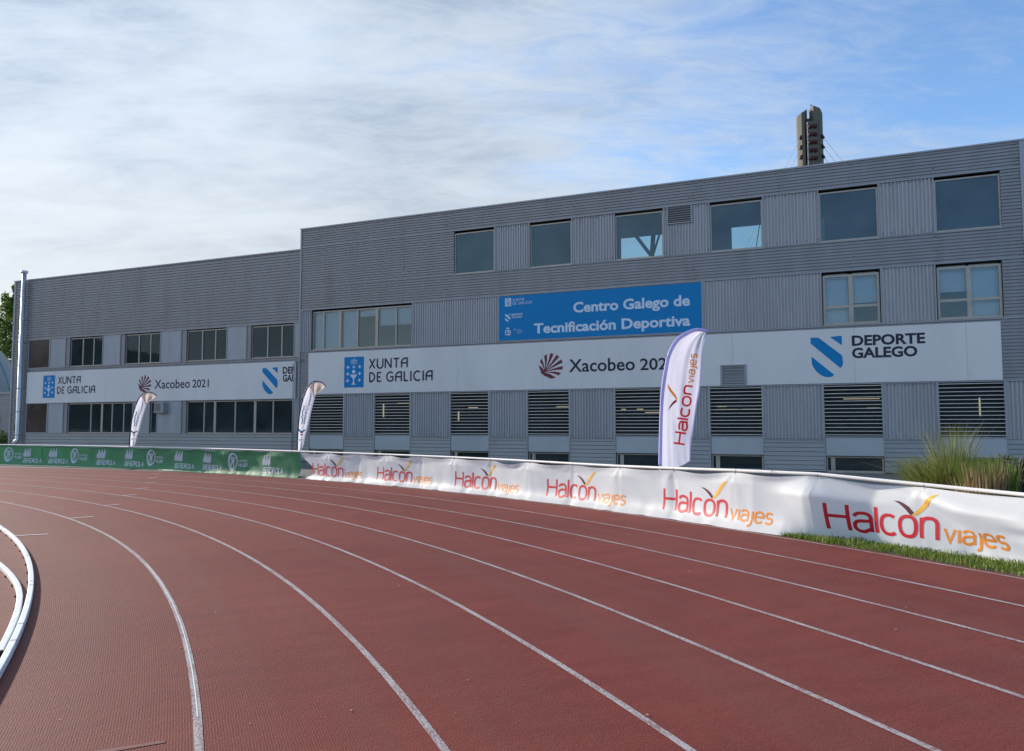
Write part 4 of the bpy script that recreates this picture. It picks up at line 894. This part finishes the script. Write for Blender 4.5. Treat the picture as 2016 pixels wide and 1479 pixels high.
def tick_mat():
    m = mat('gold_to_orange_print', (.85, .42, .05), .55, transl=.15); return m
gb, gc = banner('green_banner', 'green banner roll with white drop and ring emblems along the far left of the fence', 52.72, 84, 0, M['gban'], lambda q: 52.72 - .12 * math.sin(3 * q))
wb, wc = banner('white_banner', 'long white banner roll with five red wordmarks along the middle of the fence', 29.03, 52.55, 1, M['wban'], None, lambda q: 52.55 - 1.05 * sstep(.05, .75, q) + .55 * sstep(.75, 1, q))
xb, xc = banner('white_banner', 'wind-blown white banner with one large red wordmark above the grass strip', 14, 29.035, 2, M['wban'])
for th, o, c, kind in ((51.78, wb, wc, 1), (47.42, wb, wc, 1), (42.71, wb, wc, 1), (38.06, wb, wc, 1), (33.37, wb, wc, 1), (28.84, xb, xc, 2)):
    k = 1.0; dz = .0
    if kind == 2: k, dz = .95, .02
    S = []
    print_on(sans('Halcon', .02, 1.64 * k, .11 + dz, .46, .112, .17), 'wordmark', M['red'], o, c, th, kind)
    print_on(sans('vıaȷes', 1.69 * k, 2.57 * k, .11 + dz, .285, .13, .18), 'wordmark_second_word', M['orange'], o, c, th, kind)
    a, b_ = check2d(.98 * k, .45 + dz * .6, .66 * k, .36); w1 = print_on([a], 'tick_left_stroke', M['purple'], o, c, th, kind); print_on([b_], 'tick_right_stroke', M['gold'], o, c, th, kind, .0034)
def drops(x, z, h):
    S = []; w = h * .42
    for k in range(3):
        cx = x + k * w * .78 + w * .5; pts = [(cx + w * .42, z + h)] + [(cx + w * .5 * math.cos(R(a)), z + h * .30 + h * .30 * math.sin(R(a))) for a in range(20, -200, -20)]
        S.append(poly2d(pts[::-1]))
    S.append(ribbon2d([(x - .05 * h, z - .28 * h), (x - .08 * h, z + .1 * h), (x - .02 * h, z + .38 * h), (x + .12 * h, z + .55 * h), (x + .22 * h, z + .9 * h)], .03 * h)); return S
def ringlogo(x, z, h):
    cx, cz, r_ = x + h * .38, z + h * .5, h * .5
    S = [ring2d(cx, cz, r_ * .64, r_ * .84, r_ * .76, r_, 36), ring2d(cx + .05 * h, cz + .02 * h, r_ * .54, r_ * .76, r_ * .70, r_ * .93, 36)]
    S += [poly2d([(cx - .17 * h, cz - .33 * h), (cx - .11 * h, cz - .33 * h), (cx + .02 * h, cz - .04 * h), (cx + .06 * h, cz - .36 * h), (cx + .12 * h, cz - .3 * h), (cx + .13 * h, cz + .02 * h), (cx + .21 * h, cz + .28 * h), (cx + .16 * h, cz + .3 * h), (cx + .04 * h, cz + .1 * h), (cx - .03 * h, cz + .11 * h), (cx - .15 * h, cz + .34 * h), (cx - .2 * h, cz + .32 * h), (cx - .08 * h, cz + .02 * h)]), poly2d(ell(cx - .0 * h, cz + .2 * h, .055 * h, .07 * h, 14))]; return S
for th, kd in ((76.9, 'r'), (75.3, 'd'), (73.2, 'd'), (71.4, 'r'), (69.2, 'd'), (66.75, 'd'), (64.95, 'r'), (62.45, 'd'), (60.1, 'd'), (58.05, 'r'), (55.4, 'd')):
    if kd == 'd':
        print_on(drops(0, .36, .47), 'drop_emblem', M['gprint'], gb, gc, th, 0); print_on(sans('IBERDROLA', .05, 1.25, .09, .21, .15, .2), 'lettering', M['gprint'], gb, gc, th, 0)
    else:
        print_on(ringlogo(0, .12, .70), 'ring_emblem', M['gprint'], gb, gc, th, 0); print_on(sans('UNIVERSO', .60, 1.10, .44, .10, .14, .2), 'lettering', M['gprint'], gb, gc, th, 0); print_on(sans('MUJER', .60, 1.10, .26, .14, .18, .2), 'lettering', M['gprint'], gb, gc, th, 0)

# ------------------------------------------------------------------ feather flags
def flag_surface(Lp, Rp, n, nx, amp, seed):
    """points between the pole curve and the free edge, with soft billows"""
    def samp(P, t_):
        x = t_ * (len(P) - 1); i = min(len(P) - 2, int(x)); f_ = x - i; p0, p1, p2, p3 = P[max(0, i - 1)], P[i], P[i + 1], P[min(len(P) - 1, i + 2)]
        return tuple(.5 * (2 * p1[k] + (p2[k] - p0[k]) * f_ + (2 * p0[k] - 5 * p1[k] + 4 * p2[k] - p3[k]) * f_ * f_ + (3 * p1[k] - p0[k] - 3 * p2[k] + p3[k]) * f_ ** 3) for k in (0, 1))
    def S(u, v):
        a, b_ = samp(Lp, v), samp(Rp, v); x, z = lerp(a[0], b_[0], u), lerp(a[1], b_[1], u)
        y = amp * (math.sin(math.pi * u) * .8 + .55 * noise.noise(Vector((u * 3.2 + v * 2.4, v * 3.4, seed))) * min(1, u * 4) + .30 * noise.noise(Vector((u * 8 + v * 3, v * 2.5, seed + 5))) * min(1, u * 3))
        return Vector((x, y, z))
    return S, samp
L1 = [(0, .93), (.02, 1.45), (.04, 1.95), (.07, 2.37), (.12, 2.71), (.21, 3.10), (.37, 3.38), (.57, 3.52), (.77, 3.58), (.98, 3.55)]
E1 = [(.62, 1.02), (.63, 1.25), (.66, 1.48), (.70, 1.73), (.76, 2.09), (.83, 2.42), (.87, 2.79), (.90, 3.13), (.94, 3.38), (.98, 3.545)]
ff = root('feather_flag', 'large white feather flag with lavender edge and red vertical lettering', 'flag', (2.905, 15.0, 0), 0, 'feather flags standing behind the fence'); ff.scale = (1.025, 1, 1.02)
S, samp = flag_surface(L1, E1, 0, 0, .05, 2)
mb = MB(); nv, nu = 70, 22
# the lower hem curves from the pole to the free corner
def S1(u, v):
    p = S(u, v)
    if v < .12: p.z -= .10 * math.sin(math.pi * min(1, u)) * (1 - v / .12)
    return p
for j in range(nv + 1):
    for i in range(nu + 1): mb.v.append(tuple(S1(lerp(.085, 1, i / nu), j / nv)))
mb.f = [(j * (nu + 1) + i, j * (nu + 1) + i + 1, (j + 1) * (nu + 1) + i + 1, (j + 1) * (nu + 1) + i) for j in range(nv) for i in range(nu)]
sail = mb.build('flag_cloth', M['flagw'], ff, True)
mb = MB(); pth = [samp(L1, j / 60) for j in range(61)]
mb.tube([(x + .028, 0.0, z) for x, z in pth], [.034] * 56 + [.033, .030, .026, .02, .012], 10); mb.build('pole_sleeve', M['lav'], ff, True)
mb = MB(); mb.tube([(.02, 0, 0), (.024, 0, .5), (.028, 0, .95)], .014, 8); mb.build('pole', M['pvc'], ff, True)
mb = MB(); mb.box(-.2, .25, -.2, .2, 0, .03); mb.build('base_plate', M['kgrey'], ff)
hem = MB(); pts = [S1(1, j / 60) + Vector((.0, -.002, 0)) for j in range(57)]; pts2 = [S1(.965, j / 60) + Vector((0, -.004, 0)) for j in range(57)]
hem.add(pts + pts2, [(i, i + 1, 57 + i + 1, 57 + i) for i in range(56)]); hem.build('edge_hem', M['lav'], ff, True)
def on_flag(shapes, name, m, par, S, Lp, Ep, samp, org2, ang, y=-.006, mx_=.05):
    """2-D shapes whose x runs up the flag from org2 at angle ang (degrees); found back on the sail by height and width"""
    mb = MB(); ca, sa = math.cos(R(ang)), math.sin(R(ang))
    for i, (vs, fs) in enumerate(shapes):
        vs, fs = refine(vs, fs, mx_); out = []
        for a, b_ in vs:
            X, Z = org2[0] + a * ca - b_ * sa, org2[1] + a * sa + b_ * ca
            lo, hi = 0.0, 1.0                                       # height -> v on the mid line
            for _ in range(24):
                v = (lo + hi) / 2; l, r_ = samp(Lp, v), samp(Ep, v); t_ = (X - l[0]) / max(1e-4, r_[0] - l[0]); t_ = max(0, min(1, t_)); zz_ = lerp(l[1], r_[1], t_)
                if zz_ < Z: lo = v
                else: hi = v
            out.append(Vector((X, S(t_, v).y + y - i * .0004, Z)))
        mb.add(out, fs)
    return mb.build(name, m, par, True)
A_ = 81.3
on_flag(sans('Halcon', 0, 1.18, 0, .245, .15, .17), 'wordmark', M['fred'], ff, S1, L1, E1, samp, (.53, 1.31), A_)
on_flag(sans('vıaȷes', 1.22, 1.82, 0, .17, .15, .20), 'wordmark_second_word', M['forange'], ff, S1, L1, E1, samp, (.53, 1.31), A_)
a, b_ = check2d(.62, .27, .52, .24); on_flag([a], 'tick_left_stroke', M['fplum'], ff, S1, L1, E1, samp, (.53, 1.31), A_); on_flag([b_], 'tick_right_stroke', M['forange'], ff, S1, L1, E1, samp, (.53, 1.31), A_, -.007)

L2 = [(0, .85), (.0, 1.21), (.02, 1.57), (.05, 1.96), (.13, 2.36), (.25, 2.73), (.38, 2.96), (.53, 3.09), (.71, 3.13), (.91, 3.08), (1.05, 2.96)]
E2 = [(.17, .87), (.24, 1.06), (.29, 1.25), (.40, 1.6), (.49, 2.0), (.56, 2.3), (.62, 2.49), (.65, 2.60), (.62, 2.74), (.55, 2.86), (.44, 2.94)]
L2s = [p for p in L2[:7]] + [(.42, 2.99)]
S2, samp2 = flag_surface(L2s, E2, 0, 0, .05, 9)
sf = root('feather_flag', 'small black edged feather flag standing at the far left behind the green banner', 'flag', (-15.74, 31.05, 0), 0, 'feather flags standing behind the fence')
mb = MB(); nv, nu = 50, 14
for j in range(nv + 1):
    for i in range(nu + 1): mb.v.append(tuple(S2(lerp(.03, 1, i / nu), j / nv)))
mb.f = [(j * (nu + 1) + i, j * (nu + 1) + i + 1, (j + 1) * (nu + 1) + i + 1, (j + 1) * (nu + 1) + i) for j in range(nv) for i in range(nu)]
mb.build('flag_cloth', M['flagw'], sf, True)
mb = MB(); mb.tube([(samp(L2, j / 50)[0], 0, samp(L2, j / 50)[1]) for j in range(51)], .022, 8); mb.tube([(0, 0, 0), (0, 0, .9)], .016, 8); mb.build('pole_sleeve', M['black'], sf, True)
mb = MB(); mb.box(-.2, .25, -.2, .2, 0, .03); mb.build('base_plate', M['kgrey'], sf)
mb = MB(); rnd = random.Random(4); G = {}
for j in range(11):                                                    # bunched cloth at the tip
    for i in range(9):
        u, v = i / 8, j / 10; p = samp(L2, lerp(.60, 1.0, v)); low_ = (lerp(.44, .70, v ** .7), lerp(2.93, 2.58, min(1, v * 1.7)) if v < .6 else lerp(2.58, 2.92, (v - .6) / .4))
        low_ = (lerp(low_[0], p[0], max(0, v - .6) * 2.2), low_[1]); x, z = lerp(p[0], low_[0], u), lerp(p[1], low_[1], u)
        mb.v.append((x, .06 * math.sin(u * 3.1) * math.sin(v * 14) + .05 * noise.noise(Vector((u * 5, v * 6, 1))) - .02, z))
mb.f = [(j * 9 + i, j * 9 + i + 1, (j + 1) * 9 + i + 1, (j + 1) * 9 + i) for j in range(10) for i in range(8)]
mb.build('bunched_tip', M['tan'], sf, True)
A2 = 73.5
on_flag([text2d('todo é empezar!', 0, 1.05, 0, .095, .006)], 'lettering', M['grey_print'], sf, S2, L2s, E2, samp2, (.27, 1.70), A2 + 2)
on_flag([ribbon2d([(.0, .0), (.12, -.02), (.22, .04), (.30, .02), (.42, .06), (.5, .03), (.62, .05)], .035), ribbon2d([(.05, -.09), (.2, -.07), (.33, -.1), (.5, -.07)], .025)], 'script_print', M['teal'], sf, S2, L2s, E2, samp2, (.14, 1.72), A2 + 4)
on_flag([ribbon2d(arc(0, 0, .13, .13, 150, 20, 10), .05)], 'curved_mark', M['teal'], sf, S2, L2s, E2, samp2, (.16, 1.60), 180)
on_flag([poly2d([(0, 0), (.10, 0), (.10, .04), (0, .04)]), poly2d([(.0, -.07), (.12, -.07), (.12, -.035), (0, -.035)]), poly2d([(-.03, -.25), (0, -.25), (0, -.2), (-.03, -.2)]), poly2d([(.06, -.23), (.1, -.23), (.1, -.2), (.06, -.2)])], 'small_print', M['dred'], sf, S2, L2s, E2, samp2, (.09, 1.42), 0)
sf2 = sf.copy(); col.objects.link(sf2); sf2.location = (-7.40, 26.0, 0); sf2.scale = (.90, .95, 1.045); sf2['label'] = 'small black edged feather flag where the green banner meets the white banner'
for ch in list(sf.children):
    c = ch.copy(); col.objects.link(c); c.parent = sf2

# ------------------------------------------------------------------ plants
def blades(mb, cx, cy, rad, n, h0, h1, w, lean, rnd, seg=5, dir_bias=None, z0=0.0, droop=1.0):
    for i in range(n):
        a = rnd.random() * 6.283; r_ = rad * math.sqrt(rnd.random()); p = Vector((cx + r_ * math.cos(a), cy + r_ * math.sin(a), z0))
        out = Vector((math.cos(a + rnd.uniform(-.9, .9)), math.sin(a + rnd.uniform(-.9, .9)), 0)) * (.3 + .7 * r_ / rad)
        if dir_bias: out += Vector(dir_bias)
        h = rnd.uniform(h0, h1); ln = lean * rnd.uniform(.3, 1.1) * h; sd = Vector((-out.y, out.x, 0)); sd = sd.normalized() if sd.length > 0 else Vector((1, 0, 0)); a2 = rnd.random() * 3.14; sd = Vector((math.cos(a2), math.sin(a2), 0))
        vs = []
        for k in range(seg + 1):
            t_ = k / seg; q = p + out * ln * t_ ** 2.0 + Vector((0, 0, h * (t_ - .42 * droop * lean * t_ ** 3))); ww = w * (1 - t_ ** 1.5) + .0006; vs += [q - sd * ww, q + sd * ww]
        mb.add(vs, [(2 * k, 2 * k + 1, 2 * k + 3, 2 * k + 2) for k in range(seg)])
PGZ = 1.17
pg = root('pampas_grass', 'tall clump of green ornamental grass with arching pale plumes', 'ornamental grass', (9.15, 15.9, 0)); pg.scale = (1, 1, PGZ); rnd = random.Random(21)
mb = MB(); blades(mb, 0, 0, .66, 3600, .5, 1.42, .0065, .75, rnd); blades(mb, .1, 0, .3, 420, 1.1, 1.85, .005, .35, rnd); blades(mb, 0, -.1, .7, 700, .7, 1.45, .005, 1.25, rnd, 7); mb.build('blades', M['pamp'], pg)
mb = MB(); blades(mb, -.2, 0, .35, 70, 1.0, 1.65, .0045, 1.1, rnd, 8, (-.75, 0, 0), 0, 1.0); blades(mb, .1, 0, .35, 40, 1.4, 2.05, .0042, .55, rnd, 8, (0, 0, 0)); mb.build('plume_stalks', M['plume'], pg)
rc = root('reed_clump', 'upright reeds with a bundle of dry cut brown stalks at its front', 'reeds', (8.98, 14.6, 0)); rnd = random.Random(22)
mb = MB(); blades(mb, .25, .1, .50, 520, .85, 1.32, .009, .16, rnd, 4); mb.build('green_leaves', M['reed'], rc)
mb = MB(); blades(mb, .05, -.15, .33, 420, .75, 1.12, .010, .13, rnd, 4); blades(mb, -.32, -.1, .14, 60, .6, .95, .009, .25, rnd, 4); blades(mb, .62, 0, .14, 40, 1.0, 1.35, .008, .2, rnd, 4); mb.build('dry_stalks', M['dry'], rc)
def clumps(mb, c, rx, ry, rz, n, s0_, s1_, rnd, freq=1.6, gap=.0):
    k = 0
    while k < n:
        d = Vector((rnd.gauss(0, 1), rnd.gauss(0, 1), rnd.gauss(0, 1))).normalized(); r_ = rnd.random() ** .45
        p = Vector((d.x * rx, d.y * ry, d.z * rz)) * r_
        if noise.noise(p * freq + Vector(c)) < gap - .25 * (1 - r_): continue
        f_ = 1 + .28 * noise.noise(d * 2.3 + Vector(c)); p = p * f_ + Vector(c); s_ = rnd.uniform(s0_, s1_)
        e = Vector((rnd.gauss(0, 1), rnd.gauss(0, 1), rnd.gauss(0, 1))).normalized(); g_ = e.orthogonal().normalized(); q = e.cross(g_)
        mb.add([p - g_ * s_ * .5, p + q * s_ * .35, p + g_ * s_ * .7, p - q * s_ * .35], [(0, 1, 2, 3)]); k += 1
sh = root('dark_shrub', 'dark brownish shrub behind the right end of the white banner', 'shrub', (9.98, 15.0, 0)); rnd = random.Random(23)
mb = MB(); clumps(mb, (0, 0, .55), .62, .5, .58, 2600, .03, .07, rnd, 3, -.05); blades(mb, 0, 0, .5, 260, .6, 1.1, .004, .6, rnd, 5); mb.build('foliage', M['shrub'], sh)
mb = MB(); mb.tube([(0, 0, 0), (.05, 0, .5)], [.04, .02], 6); mb.tube([(.05, 0, .05), (-.2, .1, .6)], [.025, .01], 6); mb.build('stem', M['bark'], sh)
sh2 = root('green_shrub', 'small leafy green shrub at the right edge behind the fence', 'shrub', (11.05, 15.9, 0)); rnd = random.Random(29)
mb = MB(); clumps(mb, (0, 0, .8), .5, .4, .55, 900, .04, .09, rnd, 3, -.05); mb.build('foliage', M['grass'], sh2); mb = MB(); mb.tube([(0, 0, 0), (.05, 0, .6)], [.03, .015], 6); mb.build('stem', M['bark'], sh2)
sh3 = root('low_bush', 'small dark green bush by the grey annex at the far left', 'bush', (-35.0, 52.0, 0)); rnd = random.Random(30)
mb = MB(); clumps(mb, (0, 0, .7), 1.0, .7, .75, 1500, .06, .13, rnd, 2, -.05); mb.build('foliage', M['tree'], sh3); mb = MB(); mb.tube([(0, 0, 0), (.05, 0, .6)], [.05, .02], 6); mb.build('stem', M['bark'], sh3)
tre = root('tall_tree', 'tall leafy green tree behind the left end of the lower hall', 'tree', (-51.9, 78, 0)); tre.scale = (1.18, 1.18, 1.18); rnd = random.Random(31)
mb = MB()
for i in range(28):
    z = 3 + 10.4 * i / 27; rr = 2.9 * (1 - (i / 27) ** 2.2) + .35; a = i * 2.4; c = (rr * .55 * math.cos(a), rr * .55 * math.sin(a), z); clumps(mb, c, rr * .62 + .25, rr * .62 + .25, .9, 520, .12, .30, rnd, 1.3, -.06)
mb.build('crown', M['tree'], tre)
mb = MB(); mb.tube([(0, 0, 0), (.1, 0, 4), (0, .1, 8), (.05, 0, 12.3)], [.32, .24, .14, .03], 8)
for i in range(14):
    z = 3.2 + .6 * i; a = i * 2.4; l = 2.2 * (1 - i / 16); mb.tube([(.05, 0, z), (l * math.cos(a), l * math.sin(a), z + .8)], [.08, .02], 5)
mb.build('trunk', M['bark'], tre)

# ------------------------------------------------------------------ things behind
an = root('grey_annex', 'low grey corrugated annex with one small window at the far left', 'building', (-38.5, 54.5, 0), R(-20))
mb = MB(); cladH(mb, -5, 3.6, 0, 4.0, .16); mb.build('wall', M['lap'], an); mb = MB(); mb.box(-5.1, 3.7, -.08, 4, 4.0, 4.18); mb.build('roof', M['trim'], an)
mb = MB(); mb.box(-5, 3.6, .1, 3.9, 0, 3.99); mb.build('shell', M['lap'], an)
window(an, .6, 2.0, 1.3, 2.5, (.5,), (), (), y=-.02, gm='glassk', reveal=None)
dm = root('pale_dome', 'pale grey-green rounded sports dome rising behind the annex', 'dome', (-51.0, 67, 0)); mb = MB(); n = 32; prof = [(6.9 * math.cos(R(a)) ** .8, 10.5 * math.sin(R(a))) for a in range(0, 90, 6)] + [(.01, 10.5)]
vs = [(r_ * math.cos(6.2832 * k / n), r_ * math.sin(6.2832 * k / n), z) for r_, z in prof for k in range(n)]
mb.add(vs, [(i * n + k, i * n + (k + 1) % n, (i + 1) * n + (k + 1) % n, (i + 1) * n + k) for i in range(len(prof) - 1) for k in range(n)]); mb.build('dome_skin', M['dome'], dm, True)
mb = MB()
for k in range(0, n, 4): mb.tube([(r_ * 1.006 * math.cos(6.2832 * k / n), r_ * 1.006 * math.sin(6.2832 * k / n), z) for r_, z in prof], .05, 5)
mb.build('rib', M['trim'], dm)

tw = root('concrete_mast', 'slotted concrete mast with rows of dark red cable anchors above the roof', 'mast', (30.45, 75, 0), R(-8))
def fin(xs, ztop):
    mb = MB(); n = len(xs); mb.add([(x, y, 0) for x, y in xs] + [(x, y, z) for (x, y), z in zip(xs, ztop)], [tuple(range(n))[::-1], tuple(range(n, 2 * n))] + [(i, (i + 1) % n, n + (i + 1) % n, n + i) for i in range(n)]); return mb
fin([(-1.22, -.25), (-.95, -.75), (-.68, -.75), (-.22, .0), (-.22, .75), (-.95, .75), (-1.22, .3)], [33.25, 33.35, 33.5, 34.0, 34.05, 33.4, 33.25]).build('fin', M['conc'], tw)
fin([(.15, .75), (.15, 0), (.22, -.75), (.85, -.75), (1.22, -.25), (1.22, .3), (.95, .75)], [34.15, 34.15, 34.05, 33.75, 33.4, 33.3, 33.6]).build('fin', M['conc'], tw)
mb = MB(); mb.box(-.218, .148, .2, .6, 0, 33.1); mb.build('web', M['conc'], tw)
mb = MB(); mb.box(-.42, .55, -.98, -.76, 20, 32.35); o = mb.build('anchor_plate', M['conc'], tw); mb = MB(); mb.box(-.47, -.43, -1.0, -.75, 20, 32.3); mb.build('cable_duct', M['pvc'], o)
for r_ in range(6):
    for x in (-.20, .28):
        z = 31.75 - .82 * r_; mb = MB(); mb.tube([(x, -.98, z + .02), (x, -1.12, z), (x, -1.2, z - .02), (x, -1.24, z - .03)], [.21, .21, .16, .05], 12); mb.box(x - .2, x + .2, -1.0, -.97, z + .2, z + .26); mb.build('cable_anchor', M['anch'], tw, True)
for x, s_ in ((-1.02, -1), (1.02, 1)):
    for r_ in range(3):
        z = 30.75 - 1.02 * r_; mb = MB(); mb.tube([(x - .05 * s_, -.62, z + .2), (x + .15 * s_, -.75, z - .15)], [.17, .12], 10); mb.build('cable_anchor', M['anch'], tw, True)
        mb = MB(); mb.tube([(x + .15 * s_, -.75, z - .15), (x + (7.5 if s_ > 0 else -6.5), -1.5 if s_ < 0 else -3, z - 12.5)], .022, 6); mb.build('stay_cable', M['pvc'], tw, True)
mb = MB(); mb.tube([(.2, 0, 34.1), (.2, 0, 34.4)], .02, 5); mb.tube([(.12, 0, 34.36), (.3, 0, 34.42)], .05, 6); mb.build('lightning_rod', M['dark'], tw)
del M['tick']
